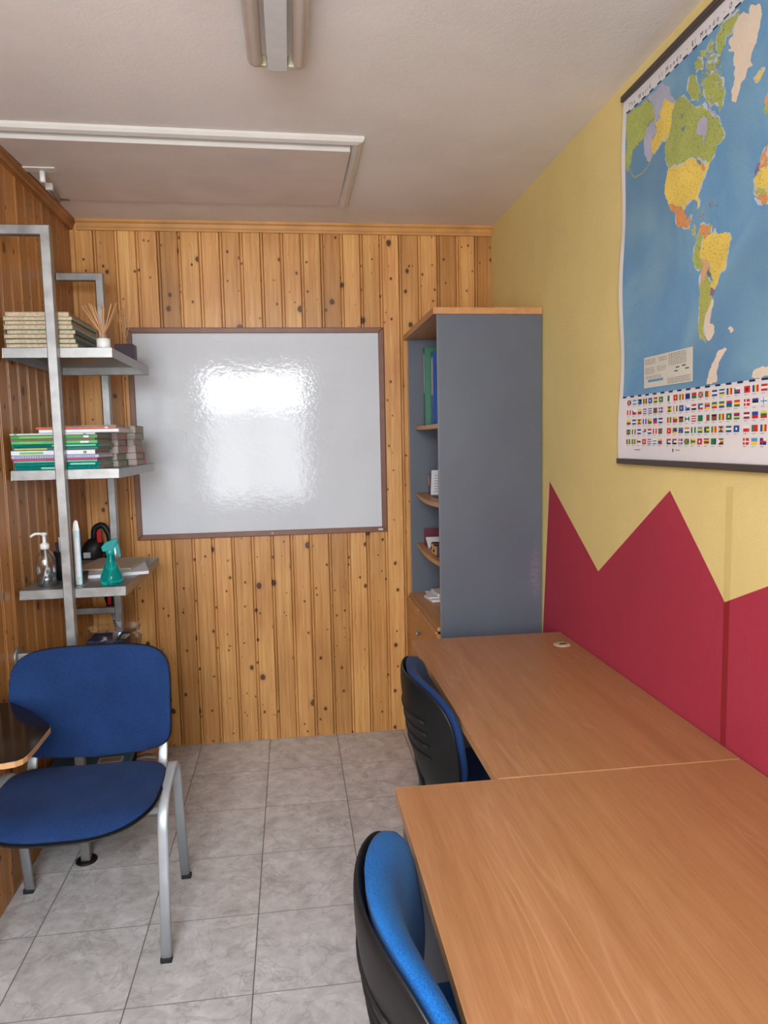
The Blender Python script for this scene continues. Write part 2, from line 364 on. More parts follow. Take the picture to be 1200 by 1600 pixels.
mb.box((XL-0.1, YF, 0), (XL-0.014, 0.0, H), 'pine_trim_dark'); struct(mb.build('wall_left'))
# right wall: yellow with a painted crimson zigzag
mb = MB().box((XR, YF, 0), (XR+0.1, 0.0, H), 'yellow')
e1 = 0.0006
red = [(-0.70, 0.0), (-0.724, 0.60), (-0.806, 1.301), (-1.259, 1.026), (-1.703, 1.325), (-1.958, 1.079), (-2.108, 1.147), (-2.60, 1.30), (-3.0, 1.06), (-3.45, 1.32), (YF, 1.08), (YF, 0.0)]
def face_r(pts, m, e): mb.add([(XR-e, a, b) for a, b in pts], [list(range(len(pts)))], m)
# split into convex strips so the outline stays exact
for i in range(2, len(red)-2):
    a, b = red[i], red[i+1]; face_r([(a[0], 0), a, b, (b[0], 0)], 'red', e1)
face_r([(-0.70, 0.0), (-0.724, 0.60), (-0.806, 1.301), (-0.806, 0)], 'red', e1)
face_r([(-1.955, 0.735), (-1.955, 1.082), (-1.958, 1.079), (-1.977, 1.087), (-1.977, 0.735)], 'red_line', 2*e1)
face_r([(-1.953, 1.084), (-1.953, 1.350), (-1.979, 1.352), (-1.979, 1.0885), (-1.958, 1.079)], 'yellow_line', 2*e1)
struct(mb.build('wall_right'))
# wall behind the camera with the window opening
mb = MB()
for a, b in (((XL-0.1, 0), (WX0, H)), ((WX1, 0), (XR+0.1, H)), ((WX0, 0), (WX1, WZ0)), ((WX0, WZ1), (WX1, H))):
    mb.box((a[0], YF-0.1, a[1]), (b[0], YF, b[1]), 'white_wall')
struct(mb.build('wall_front'))
mb = MB()
for a, b in (((WX0, WZ0), (WX0+0.05, WZ1)), ((WX1-0.05, WZ0), (WX1, WZ1)), ((WX0+0.05, WZ0), (WX1-0.05, WZ0+0.05)), ((WX0+0.05, WZ1-0.05), (WX1-0.05, WZ1)), ((-0.215, WZ0+0.05), (-0.185, WZ1-0.05))):
    mb.box((a[0], YF-0.08, a[1]), (b[0], YF-0.03, b[1]), 'white_paint')
win = struct(mb.build('window_1')); MB().box((WX0+0.05, YF-0.058, WZ0+0.05), (WX1-0.05, YF-0.052, WZ1-0.05), 'glass').build('glass_pane', win)
# pine mouldings
def crown(p0, p1, nrm, m, name):
    sec = [(0, 0), (0.030, 0), (0.030, -0.010), (0.022, -0.016), (0.016, -0.030), (0.012, -0.034), (0.012, -0.044), (0, -0.044)]
    mb = MB(); vs = []
    for p in (p0, p1):
        for a, b in sec: vs.append((p[0]+nrm[0]*a, p[1]+nrm[1]*a, H+b))
    n = len(sec); mb.add(vs, [(i, (i+1) % n, (i+1) % n+n, i+n) for i in range(n)]+[list(range(n)), list(range(n, 2*n))[::-1]], m)
    return struct(mb.build(name))
crown((XL+0.031, 0, 0), (XR-0.001, 0, 0), (0, -1), 'pine_trim', 'trim_1')
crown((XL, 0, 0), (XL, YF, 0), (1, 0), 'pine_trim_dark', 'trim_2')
struct(MB().box((XL, -0.016, 0), (XL+0.020, 0.0, H-0.045), 'pine_trim').build('trim_3', bevel=0.004))

# ------------------------------------------------------------------ desks
def desk(label, x0, x1, y0, y1, top=0.735, grommet=None):
    root = thing('office_desk', label, 'desk', ((x0+x1)/2, (y0+y1)/2, 0), group=None)
    ox, oy = (x0+x1)/2, (y0+y1)/2
    X0, X1, Y0, Y1 = x0-ox, x1-ox, y0-oy, y1-oy
    mb = MB(); mb.box((X0+0.0012, Y0+0.0012, top-0.025), (X1-0.0012, Y1-0.0012, top), 'beech')
    for a, b in (((X0, Y0), (X0+0.0012, Y1)), ((X1-0.0012, Y0), (X1, Y1)), ((X0, Y0), (X1, Y0+0.0012)), ((X0, Y1-0.0012), (X1, Y1))):
        mb.box((a[0], a[1], top-0.025), (b[0], b[1], top), 'beech_edge')
    mb.build('desk_top', root)
    for ya, yb in ((Y1-0.045, Y1-0.020), (Y0+0.020, Y0+0.045)):
        MB().box((X0+0.012, ya, 0.0), (X1-0.03, yb, top-0.0255), 'grey_board').build('leg_panel', root, bevel=0.0015)
    MB().box((X1-0.12, Y0+0.0455, 0.36), (X1-0.102, Y1-0.0455, top-0.0255), 'grey_board').build('modesty_panel', root)
    if grommet:
        gx, gy = grommet[0]-ox, grommet[1]-oy
        g = MB().lathe([(0.0, 0.0), (0.028, 0.0), (0.031, 0.0015), (0.028, 0.004), (0.020, 0.0045), (0.0, 0.003)], 'cream', (gx, gy, top-0.0005)).box((gx-0.008, gy-0.003, top+0.002), (gx+0.018, gy+0.003, top+0.0052), 'black')
        o = g.build('cable_grommet', root); tag(o, 'tan plastic cable cover')
    return root
desk('beech laminate desk with a cable grommet, pushed up to the grey bookcase', 0.571, 1.142, -2.040, -0.935, grommet=(1.085, -1.10))
desk('wide beech laminate desk in the foreground beneath the world map', 0.347, 1.142, -3.64, -2.044)

# ------------------------------------------------------------------ padded shapes for chairs
def pad(outl, curve, th_f, th_b, m, rings=9, seg=64, roll=2.6, xf=lambda p: p):
    """cushion: outline(theta)->(a,b); curve(a,b)->offset; pillow thickness front/back. Returns verts, faces"""
    vs = []; fs = []
    rr = [math.sin(math.pi/2*i/rings) for i in range(rings+1)]
    def layer(sgn, th):
        base = len(vs)
        vs.append(xf((0, 0, curve(0, 0)+sgn*th)))
        for q in rr[1:]:
            h = th*(1-q**roll)**0.5 if q < 1 else 0
            for k in range(seg):
                a, b = outl(2*math.pi*k/seg); a *= q; b *= q
                vs.append(xf((a, b, curve(a, b)+sgn*h)))
        for k in range(seg): fs.append((base, base+1+k, base+1+(k+1) % seg))
        for j in range(rings-1):
            for k in range(seg):
                o = base+1+j*seg; fs.append((o+k, o+seg+k, o+seg+(k+1) % seg, o+(k+1) % seg))
    layer(1, th_f); layer(-1, th_b)
    return vs, fs
def superell(w, h, nt, nb, sag=0.0, taper=0.0):
    def fn(t):
        c, s = math.cos(t), math.sin(t); n = nt if s > 0 else nb
        a = w*math.copysign(abs(c)**(2/n), c); b = h*math.copysign(abs(s)**(2/n), s)
        if s < 0: b -= sag*(1-(a/w)**2)*abs(s)
        return (a*(1-taper*b/h), b)
    return fn
RM = Matrix.Rotation
def backrest(root, fab, zc=0.655, yb=0.205, w=0.246, h=0.158, curv=0.055, tilt=8, front=0.020, fr=2.6, nt=3.4, nb=5.5, sag=0.03, slots=False):
    ct, st = math.cos(R(tilt)), math.sin(R(tilt))
    def xf(p):     # a across, b up, c out towards the sitter (local -Y)
        a, b, c = p; return (a, yb+b*st-c*ct, zc+b*ct+c*st)
    cu = lambda a, b: curv*(a/w)**2
    out = superell(w, h, nt, nb, sag)
    vs, fs = pad(out, lambda a, b: cu(a, b)+0.006, front, 0.004, fab, xf=xf, roll=fr)
    o = MB().add(vs, fs, fab, True).build('backrest_cushion', root)
    out2 = superell(w+0.002, h+0.002, nt, nb, sag)
    vs, fs = pad(out2, lambda a, b: cu(a, b)-0.006, 0.009, 0.017, 'black', xf=xf)
    mb = MB().add(vs, fs, 'black', True)
    if slots:
        for b in (-0.05, -0.015, 0.02, 0.055):
            path = [xf((a, b, cu(a, b)-0.0235+0.004*(abs(a)/w)**4)) for a in [(-0.62+0.124*i)*w for i in range(11)]]
            mb.tube(path, 0.0035, 'rubber', 6)
    mb.build('backrest_shell', root)
    return xf
def seat(root, fab, zc=0.445, w=0.240, d=0.235, yc=-0.06, front=0.024):
    def out(t):
        c, s = math.cos(t), math.sin(t); n = 4.6 if s > 0 else 3.2
        return (w*math.copysign(abs(c)**(2/n), c)*(1.0+0.02*s), d*math.copysign(abs(s)**(2/n), s))
    # b towards the back (+Y)
    def cu(a, b): return 0.010*(a/w)**2 - 0.020*max(0, -b/d-0.55)**2*4 + 0.012*max(0, b/d)**2
    xf = lambda p: (p[0], yc+p[1], zc+p[2])
    vs, fs = pad(out, lambda a, b: cu(a, b)+0.004, front, 0.004, fab, xf=xf); MB().add(vs, fs, fab, True).build('seat_cushion', root)
    o2 = lambda t: tuple(x*1.018 for x in out(t))
    vs, fs = pad(o2, lambda a, b: cu(a, b)-0.005, 0.006, 0.011, 'black', xf=xf); MB().add(vs, fs, 'black', True).build('seat_shell', root)

# visitor chair with writing tablet; sitter faces -Y
def visitor_chair(loc, rz, label):
    root = thing('tablet_arm_chair', label, 'chair', loc, rz)
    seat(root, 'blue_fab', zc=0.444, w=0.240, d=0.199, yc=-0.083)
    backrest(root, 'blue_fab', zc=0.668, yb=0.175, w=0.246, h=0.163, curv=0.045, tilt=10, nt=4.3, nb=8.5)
    sec = rect_sec(0.016, 0.031, 0.0070, 3)
    for sx in (-1, 1):
        p = arc([(sx*0.256, -0.200, 0.012), (sx*0.252, -0.125, 0.432), (sx*0.250, 0.125, 0.470), (sx*0.252, 0.200, 0.012)], 0.075, 7)
        MB().tube(p, 0, 'silver', sect=[(q, w) for w, q in [(b, a) for a, b in sec]], up=(1, 0, 0)).build('side_frame', root)
        for yy in (-0.200, 0.200):
            MB().box((sx*0.2555-0.0165, yy-0.010, 0.0), (sx*0.2555+0.0165, yy+0.011, 0.016), 'rubber', ch=0.003).build('foot_cap', root)
        q = arc([(sx*0.205, 0.02, 0.405), (sx*0.205, 0.155, 0.405), (sx*0.205, 0.212, 0.56), (sx*0.205, 0.214, 0.70)], 0.06, 6)
        MB().tube(q, 0, 'silver', sect=rect_sec(0.012, 0.030, 0.005, 3), up=(1, 0, 0)).build('back_support', root)
    for yy in (-0.10, 0.05):
        MB().tube([(-0.244, yy, 0.405), (0.244, yy, 0.405)], 0.011, 'silver', 12).build('seat_crossbar', root)
    # writing tablet on the sitter's right
    def L(x, y): return (x-loc[0], y-loc[1])
    P = [L(-0.787, -1.245), L(-0.722, -1.243), L(-0.640, -1.325), L(-0.545, -1.452)]
    P = P + [L(-0.536, -1.475), L(-0.534, -1.60)] + [L(-0.575+0.04*math.cos(a), -1.652+0.04*math.sin(a)) for a in (0, -0.5, -1.0, -1.57)] + [L(-0.787, -1.690)]
    mb = MB().prism(P, 0.686, 0.7005, 'beech_edge'); n = len(P)
    ctr = (sum(a for a, b in P)/n, sum(b for a, b in P)/n)
    mb.prism([(ctr[0]+(a-ctr[0])*0.992, ctr[1]+(b-ctr[1])*0.992) for a, b in P], 0.7003, 0.7016, 'pad_black')
    tag(mb.build('writing_tablet', root, bevel=0.001), 'glossy dark writing tablet with a light wooden edge')
    a = L(-0.776, -1.36)
    MB().tube(arc([(a[0], a[1], 0.44), (a[0], a[1], 0.655), (a[0]+0.02, a[1]-0.02, 0.672), (a[0]+0.15, a[1]-0.11, 0.672)], 0.04), 0.010, 'silver', 12).build('tablet_post', root)
    MB().box((a[0]+0.03, a[1]-0.16, 0.679), (a[0]+0.17, a[1]-0.04, 0.6855), 'steel').build('tablet_plate', root)
    return root
visitor_chair((-0.508, -1.311, 0), 0, 'blue fabric visitor chair with silver legs and a dark writing tablet by the pine wall')

def swivel_chair(loc, rz, label, fab, thick=0.042):
    root = thing('swivel_chair', label, 'chair', loc, rz)
    seat(root, fab, zc=0.45, w=0.225, d=0.205, yc=-0.02)
    xf = backrest(root, fab, zc=0.66, yb=0.235, w=0.240, h=0.160, curv=0.075, tilt=9, front=thick, fr=4.5, nt=3.0, nb=3.6, sag=0.0, slots=True)
    p = arc([(0, 0.02, 0.415), (0, 0.196, 0.412), (0, 0.222, 0.49), (0, 0.232, 0.56)], 0.05)
    MB().tube(p, 0, 'black', sect=rect_sec(0.012, 0.055, 0.004, 2), up=(1, 0, 0)).build('back_bracket', root)
    MB().box((-0.09, -0.10, 0.402), (0.09, 0.08, 0.428), 'black', ch=0.006).build('tilt_mechanism', root)
    MB().lathe([(0.0, 0.10), (0.026, 0.10), (0.026, 0.26), (0.014, 0.262), (0.014, 0.405), (0.0, 0.405)], 'black').build('gas_column', root)
    for k in range(5):
        a = R(72*k+54); c, s_ = math.cos(a), math.sin(a)
        mb = MB().tube([(0.02*c, 0.02*s_, 0.105), (0.15*c, 0.15*s_, 0.095), (0.245*c, 0.245*s_, 0.068)], 0, 'black', sect=rect_sec(0.030, 0.034, 0.008, 3))
        st = mb.build('base_arm', root)
        mb = MB()
        for d in (-0.014, 0.006):
            m = Matrix.Translation((0.25*c, 0.25*s_, 0.025)) @ RM(a, 4, 'Z') @ RM(R(90), 4, 'X') @ Matrix.Translation((0, 0, d))
            mb.lathe([(0.0, 0.0), (0.025, 0.0), (0.025, 0.012), (0.0, 0.012)], 'rubber', mtx=m, seg=18)
        mb.box((0.25*c-0.008, 0.25*s_-0.008, 0.02), (0.25*c+0.008, 0.25*s_+0.008, 0.06), 'black')
        mb.build('caster', st)
    return root
swivel_chair((0.492, -2.500, 0), R(90), 'bright blue swivel chair with a worn black-backed seat rest, tucked under the foreground desk', 'bright_fab', 0.050)
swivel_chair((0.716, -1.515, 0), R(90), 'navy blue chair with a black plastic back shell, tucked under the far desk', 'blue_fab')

# ------------------------------------------------------------------ bookcase
flat('grey_edge', (128, 134, 142), 0.5)
def bookcase():
    x0, x1, y0, y1, top = 0.724, 1.143, -0.730, -0.010, 1.978
    root = thing('bookcase', 'tall slate-grey bookcase with beech top and doors in the back corner', 'bookcase', (x0, y0, 0))
    def L(p): return (p[0]-x0, p[1]-y0, p[2])
    def bx(a, b, m, name, bev=0.001, par=root): return MB().box(L(a), L(b), m).build(name, par, bevel=bev)
    for ya in (y0, y1-0.018):
        mb = MB().box(L((x0+0.0015, ya, 0)), L((x1, ya+0.018, top-0.0255)), 'scuffed').box(L((x0, ya, 0)), L((x0+0.0015, ya+0.018, top-0.0255)), 'grey_edge' if ya == y0 else 'beech_edge')
        mb.build('side_panel', root, bevel=0.0008)
    bx((x1-0.008, y0+0.0185, 0.05), (x1, y1-0.0185, top-0.0255), 'grey_board', 'back_panel')
    mb = MB().box(L((x0-0.016, y0-0.004, top-0.025)), L((x1, y1+0.004, top)), 'beech_x')
    tag(mb.build('cabinet_top', root, bevel=0.001), 'beech top board')
    bx((x0+0.001, y0+0.0185, 0.05), (x1-0.0085, y1-0.0185, 0.07), 'beech_x', 'bottom_board')
    bx((x0+0.04, y0+0.0185, 0.0), (x0+0.055, y1-0.0185, 0.05), 'grey_board', 'plinth')
    mb = MB().box(L((x0-0.012, y0+0.0185, 0.700)), L((x1-0.0085, y1-0.0185, 0.716)), 'beech_x'); mb.build('counter_board', root)
    for z, sag in ((1.540, 0.004), (1.215, 0.010), (0.968, 0.010)):
        n = 16; mb = MB(); vs = []; ya, yb = y0+0.0185, y1-0.0185
        for i in range(n+1):
            q = i/n; y = ya+(yb-ya)*q; dz = -sag*math.sin(math.pi*q); xx = x0+0.031-0.012*math.sin(math.pi*q)
            vs += [L((xx, y, z+dz-0.018)), L((xx, y, z+dz)), L((x1-0.0085, y, z+dz)), L((x1-0.0085, y, z+dz-0.018))]
        mb.add(vs, [(4*i, 4*i+4, 4*i+5, 4*i+1) for i in range(n)], 'beech_edge')
        mb.add(vs, [(4*i+1, 4*i+5, 4*i+6, 4*i+2) for i in range(n)]+[(4*i+3, 4*i+7, 4*i+4, 4*i) for i in range(n)]+[(4*i+2, 4*i+6, 4*i+7, 4*i+3) for i in range(n)]+[(0, 1, 2, 3), (4*n+3, 4*n+2, 4*n+1, 4*n)], 'beech_x')
        mb.build('shelf', root)
    mid = (y0+y1)/2 + 0.05
    for a, b in ((y0+0.002, mid-0.0015), (mid+0.0015, y1-0.002)):
        d = bx((x0-0.019, a, 0.06), (x0-0.0015, b, 0.690), 'beech_x', 'door', 0.0012)
        mb = MB().box(L((x0-0.024, a+0.004, 0.691)), L((x0-0.0125, b-0.004, 0.700)), 'beech_edge'); mb.build('door_rail', d, bevel=0.001)
    k = MB().lathe([(0, 0), (0.006, 0), (0.006, 0.012), (0.011, 0.014), (0.011, 0.022), (0, 0.024)], 'steel', mtx=Matrix.Translation(L((x0-0.019, mid-0.045, 0.60))) @ RM(R(-90), 4, 'Y'))
    k.build('door_knob', root)
    for z in (1.64, 1.44, 1.30, 1.10): pass
    return root
bookcase()

def lever_binder(label, loc, h, wdt, col, labcol, rz=0, dep=0.285):
    root = thing('lever_arch_binder', label, 'binder', loc, rz)
    t = 0.0028
    MB().box((0, 0, 0), (t, wdt, h), col).box((0, 0, 0), (dep, t, h), col).box((0, wdt-t, 0), (dep, wdt, h), col).build('cover', root, bevel=0.001)
    MB().box((0.012, t+0.002, 0.006), (dep-0.008, wdt-t-0.002, h-0.012), 'paper').build('papers', root)
    MB().box((-0.0007, wdt*0.16, h*0.42), (0.0, wdt*0.84, h*0.93), labcol).build('spine_label', root)
    m = Matrix.Translation((-0.001, wdt/2, 0.065)) @ RM(R(90), 4, 'Y')
    MB().lathe([(0.009, -0.0012), (0.0125, -0.0012), (0.0125, 0.001), (0.009, 0.001)], 'steel', mtx=m).build('finger_ring', root)
    return root
flat('binder_green', (0, 98, 62), 0.35); flat('binder_blue', (18, 78, 160), 0.35); flat('label', (190, 192, 196), 0.6)
lever_binder('green binder with a white spine label on the top shelf of the bookcase', (0.788, -0.120, 1.5395), 0.365, 0.060, 'binder_green', 'label', rz=R(-4))
lever_binder('blue binder with a white spine label next to the green one', (0.812, -0.205, 1.5390), 0.335, 0.072, 'binder_blue', 'label', rz=R(-2))
# framed card and white pad on the second shelf
flat('photo_dark', (70, 52, 58)); flat('photo_pink', (190, 150, 150)); flat('print', (120, 122, 128))
root = thing('desk_calendar', 'white desk calendar with a dark picture edge on the middle bookcase shelf', 'calendar', (0.80, -0.25, 1.208), R(0))
mx = Matrix.Translation((0, 0.085, 0)) @ RM(R(14), 4, 'X')
mb = MB().box((0, 0.0, 0.004), (0.16, 0.004, 0.125), 'paper', mtx=mx)
for k in range(7): mb.box((0.015, -0.0006, 0.02+0.013*k), (0.14, 0.0, 0.0225+0.013*k), 'print', mtx=mx)
mb.build('page_block', root)
MB().box((0.0, -0.032, 0.0), (0.16, 0.083, 0.003), 'photo_dark').build('stand', root)
mx2 = Matrix.Translation((0, 0.115, 0)) @ RM(R(-12), 4, 'X')
MB().box((-0.002, -0.03, 0.002), (0.004, 0.0, 0.10), 'photo_dark', mtx=mx2).box((-0.003, -0.026, 0.045), (-0.0021, -0.004, 0.095), 'photo_pink', mtx=mx2).build('picture_panel', root)
# crimson ring binder lying open with pages, two wood-ended boxes
flat('crimson_cover', (92, 22, 38), 0.4)
root = thing('ring_binder', 'dark red ring binder leaning with white pages on the lower bookcase shelf', 'binder', (0.775, -0.215, 0.961))
mx = RM(R(-22), 4, 'X') @ Matrix.Translation((0, 0, 0.0))
MB().box((0, 0, 0), (0.24, 0.004, 0.085), 'crimson_cover', mtx=RM(R(-58), 4, 'X') @ Matrix.Translation((0, 0.02, 0.01))).box((0, 0.098, 0), (0.24, 0.102, 0.085), 'crimson_cover').build('cover', root)
MB().box((0.006, 0.018, 0.012), (0.23, 0.026, 0.088), 'paper', mtx=RM(R(-58), 4, 'X') @ Matrix.Translation((0, -0.008, 0.012))).build('pages', root)
for i, (yy, lb) in enumerate(((-0.345, 'small dark box with a light wooden end beside the red binder'), (-0.43, 'small dark box with a light wooden end, nearer the front of the same shelf'))):
    root = thing('card_index_box', lb, 'box', (0.768, yy, 0.9605), R(6 if i else -4))
    MB().box((0.004, 0, 0), (0.20, 0.055, 0.045), 'photo_dark', ch=0.002).build('box_body', root)
    MB().box((0, 0.004, 0.003), (0.004, 0.051, 0.042), 'beech_edge').build('box_end', root)
    MB().lathe([(0, 0), (0.006, 0), (0.006, 0.004), (0, 0.004)], 'black', mtx=Matrix.Translation((0, 0.0275, 0.022)) @ RM(R(-90), 4, 'Y')).build('box_knob', root)
# loose papers on the counter board
for i, (x, y, z, rz, w, l, th, lb) in enumerate(((0.78, -0.27, 0.7165, 8, 0.25, 0.12, 0.012, 'white booklet at the bottom of the papers in the bookcase'), (0.765, -0.24, 0.729, -6, 0.27, 0.16, 0.006, 'wide grey-white document pad in the middle of the papers in the bookcase'), (0.81, -0.25, 0.7355, 3, 0.21, 0.13, 0.016, 'white envelope bundle lying on top of the papers in the bookcase'))):
    o = MB().box((0, 0, 0), (w, l, th), 'paper', ch=0.0015).build('paper_pad', loc=(x, y, z), rot=(0, 0, R(rz)))
    tag(o, lb, 'papers', 'papers on the bookcase counter')

# ------------------------------------------------------------------ whiteboard
wx0, wx1, wz0, wz1 = -0.585, 0.609, 1.026, 2.014
root = thing('whiteboard', 'large glossy whiteboard in a brown frame on the pine wall', 'whiteboard', ((wx0+wx1)/2, 0, (wz0+wz1)/2))
hw, hh = (wx1-wx0)/2, (wz1-wz0)/2
MB().box((-hw+0.006, -0.010, -hh+0.006), (hw-0.006, -0.001, hh-0.006), 'enamel').build('writing_surface', root)
fw = 0.026
def mitre(ax):
    mb = MB()
    for s1 in (1,):
        pass
    return mb
for nm, q in (('top', [(-hw, hh), (hw, hh), (hw-fw, hh-fw), (-hw+fw, hh-fw)]), ('bot', [(-hw, -hh), (hw, -hh), (hw-fw, -hh+fw), (-hw+fw, -hh+fw)]), ('l', [(-hw, -hh), (-hw, hh), (-hw+fw, hh-fw), (-hw+fw, -hh+fw)]), ('r', [(hw, -hh), (hw, hh), (hw-fw, hh-fw), (hw-fw, -hh+fw)])):
    MB().prism(q, -0.020, -0.0101, 'brown_frame', 'xz').build('frame_rail', root, bevel=0.003)
MB().lathe([(0, 0), (0.0045, 0), (0.003, 0.002), (0, 0.0025)], 'white_pl', mtx=Matrix.Translation((0.035, -0.020, -hh+0.013)) @ RM(R(90), 4, 'X')).build('screw', root)
MB().box((hw-0.045, -0.0205, -hh+0.008), (hw-0.022, -0.020, -hh+0.018), 'label').build('maker_label', root)

# ------------------------------------------------------------------ ceiling hatch
hx0, hx1, hy0, hy1 = XL+0.045, 0.386, -0.935, -0.306
root = thing('attic_hatch', 'white painted attic hatch with a raised moulding in the ceiling', 'hatch', (hx0, hy1, H))
def L(p): return (p[0]-hx0, p[1]-hy1, p[2]-H)
def mould(p0, p1, n, w, mit0, name):
    d = Vector((p1[0]-p0[0], p1[1]-p0[1], 0)).normalized(); n = Vector((n[0], n[1], 0))
    sec = [(0, 0), (0, -0.008), (0.006, -0.017), (w*0.5, -0.022), (w-0.008, -0.019), (w, -0.010), (w, 0)]
    mb = MB(); vs = []
    for p, mt in ((p0, mit0), (p1, 0)):
        for a, b in sec: vs.append(L((p[0]+n.x*a+d.x*a*mt, p[1]+n.y*a+d.y*a*mt, H+b-0.0002)))
    k = len(sec); mb.add(vs, [(i, (i+1) % k, (i+1) % k+k, i+k) for i in range(k)]+[list(range(k)), list(range(k, 2*k))[::-1]], 'white_paint'); mb.build(name, root)
mould((hx1+0.044, -0.992), (XL+0.033, -1.022), (0, 1), 0.043, 1, 'frame_moulding')
mould((hx1+0.044, -0.992), (hx1+0.044, hy1), (-1, 0), 0.043, 1, 'frame_moulding')
# the leaf hangs a little open at its front edge
a = math.atan2(0.016, hy1-hy0)
vs = [L((hx0, hy0-0.028, H-0.006)), L((hx1, hy0, H-0.006)), L((hx1, hy1, H-0.0005)), L((hx0, hy1, H-0.0005))]
vb = [L((hx0, hy0-0.028, H-0.030)), L((hx1, hy0, H-0.030)), L((hx1, hy1, H-0.010)), L((hx0, hy1, H-0.010))]
mb = MB().add(vs+vb, [(0, 1, 2, 3), (7, 6, 5, 4), (2, 3, 7, 6), (3, 0, 4, 7), (1, 2, 6, 5)], 'hatch').add(vs+vb, [(0, 1, 5, 4)], 'white_paint')
mb.build('hatch_leaf', root, bevel=0.0015)
bl = MB().box(L((-0.765, -0.70, H-0.0262)), L((-0.655, -0.655, H-0.0215)), 'white_paint', ch=0.001)
bl.lathe([(0, 0), (0.010, 0), (0.010, -0.034), (0.008, -0.038), (0, -0.038)], 'white_pl', L((-0.708, -0.665, H-0.026))); bl.build('latch', root)
p0, p1 = L((-0.716, -0.56, H-0.045)), L((-0.752, -0.325, H-0.020))
MB().tube([p0, p1], 0.0075, 'steel', 10).box((p0[0]-0.012, p0[1]-0.010, p0[2]-0.012), (p0[0]+0.012, p0[1]+0.006, p0[2]+0.012), 'white_paint').build('stay_arm', root)
MB().box(L((-0.762, -0.335, H-0.014)), L((-0.715, -0.308, H-0.010)), 'steel').build('stay_bracket', root)

# ------------------------------------------------------------------ fluorescent lamp (switched off)
flat('socket', (176, 168, 140), 0.5)
root = thing('fluorescent_lamp', 'switched-off twin tube fluorescent lamp on the ceiling', 'lamp', (0.148, -1.518, H))
ln = 1.23
MB().box((-0.026, -ln, -0.055), (0.026, 0.012, -0.0003), 'batten').build('batten', root, bevel=0.002)
for sx in (-1, 1):
    m = Matrix.Translation((sx*0.056, -0.022, -0.048)) @ RM(R(90), 4, 'X')
    MB().lathe([(0.0, 0), (0.012, 0.0), (0.018, 0.006), (0.019, 0.014), (0.019, ln-0.04), (0.018, ln-0.032), (0.0, ln-0.026)], 'tube', mtx=m).build('fluorescent_tube', root)
    for yy in (-0.004, -ln+0.012):
        MB().box((sx*0.0265, yy-0.009, -0.055), (sx*0.062, yy+0.004, -0.026), 'socket', ch=0.004).build('tube_socket', root)

# ------------------------------------------------------------------ metal rack
rack = thing('metal_rack', 'galvanised steel rack with stacked books against the left pine wall', 'shelving', (XL, -0.93, 0))
PX = -0.624
def frame(y, s):
    fr = MB()
    sec = rect_sec(0.032, 0.030, 0.003, 2)
    p = [(XL+0.012, y, 2.180), (PX, y, 2.180), (PX, y, 0.006)]
    fr.tube([Vector(q)-rack.location for q in p], 0, 'galv', sect=sec, up=(0, 1, 0), smooth=False)
    o = fr.build('post_frame', rack, bevel=0.0015)
    st = MB().tube([Vector((XL+0.008, y, 0.758))-rack.location, Vector((PX-0.016, y, 0.758))-rack.location], 0, 'galv', sect=rect_sec(0.028, 0.028, 0.003, 2), up=(0, 1, 0), smooth=False)
    st.build('wall_strut', rack)
    loc = Vector((XL, y, 0))-rack.location
    MB().lathe([(0, 0.0), (0.034, 0.0), (0.034, 0.005), (0.030, 0.007), (0, 0.007)], 'steel', mtx=Matrix.Translation((loc.x, loc.y, 0.758)) @ RM(R(90), 4, 'Y')).build('wall_flange', rack)
    MB().lathe([(0, 0.0), (0.034, 0.0), (0.034, 0.005), (0.030, 0.007), (0, 0.007)], 'steel', mtx=Matrix.Translation((loc.x, loc.y, 2.180)) @ RM(R(90), 4, 'Y')).build('wall_flange', rack)
    q = Vector((PX, y, 0))-rack.location
    MB().lathe([(0, 0.0), (0.037, 0.0), (0.037, 0.004), (0.033, 0.007), (0, 0.007)], 'black', (q.x, q.y, 0)).build('floor_flange', rack)
frame(-0.9475, 0); frame(-0.275, 1)
SX0, SX1, SY0, SY1 = -0.792, -0.440, -0.930, -0.293
SH = {1: 1.806, 2: 1.397, 3: 0.985, 4: 0.575, 5: 0.165}
for k, z in SH.items():
    a = Vector((SX0, SY0, z))-rack.location; b = Vector((SX1, SY1, z))-rack.location; h = 0.034; t = 0.0016
    mb = MB().box((a.x, a.y, z-t), (b.x, b.y, z), 'galv')
    mb.box((a.x, a.y, z-h), (b.x, a.y+t, z), 'galv').box((a.x, b.y-t, z-h), (b.x, b.y, z), 'galv').box((a.x, a.y, z-h), (a.x+t, b.y, z), 'galv').box((b.x-t, a.y, z-h), (b.x, b.y, z), 'galv')
    mb.box((a.x, a.y, z-h), (b.x, a.y+0.012, z-h+t), 'galv').box((a.x, b.y-0.012, z-h), (b.x, b.y, z-h+t), 'galv')
    for i in range(7): mb.lathe([(0, 0), (0.0055, 0), (0.0055, 0.0012), (0, 0.0015)], 'steel', (a.x+0.20+0.018*(i % 3), a.y+0.03+0.025*(i // 3), z), seg=10)
    mb.build('shelf', rack, bevel=0.0006)

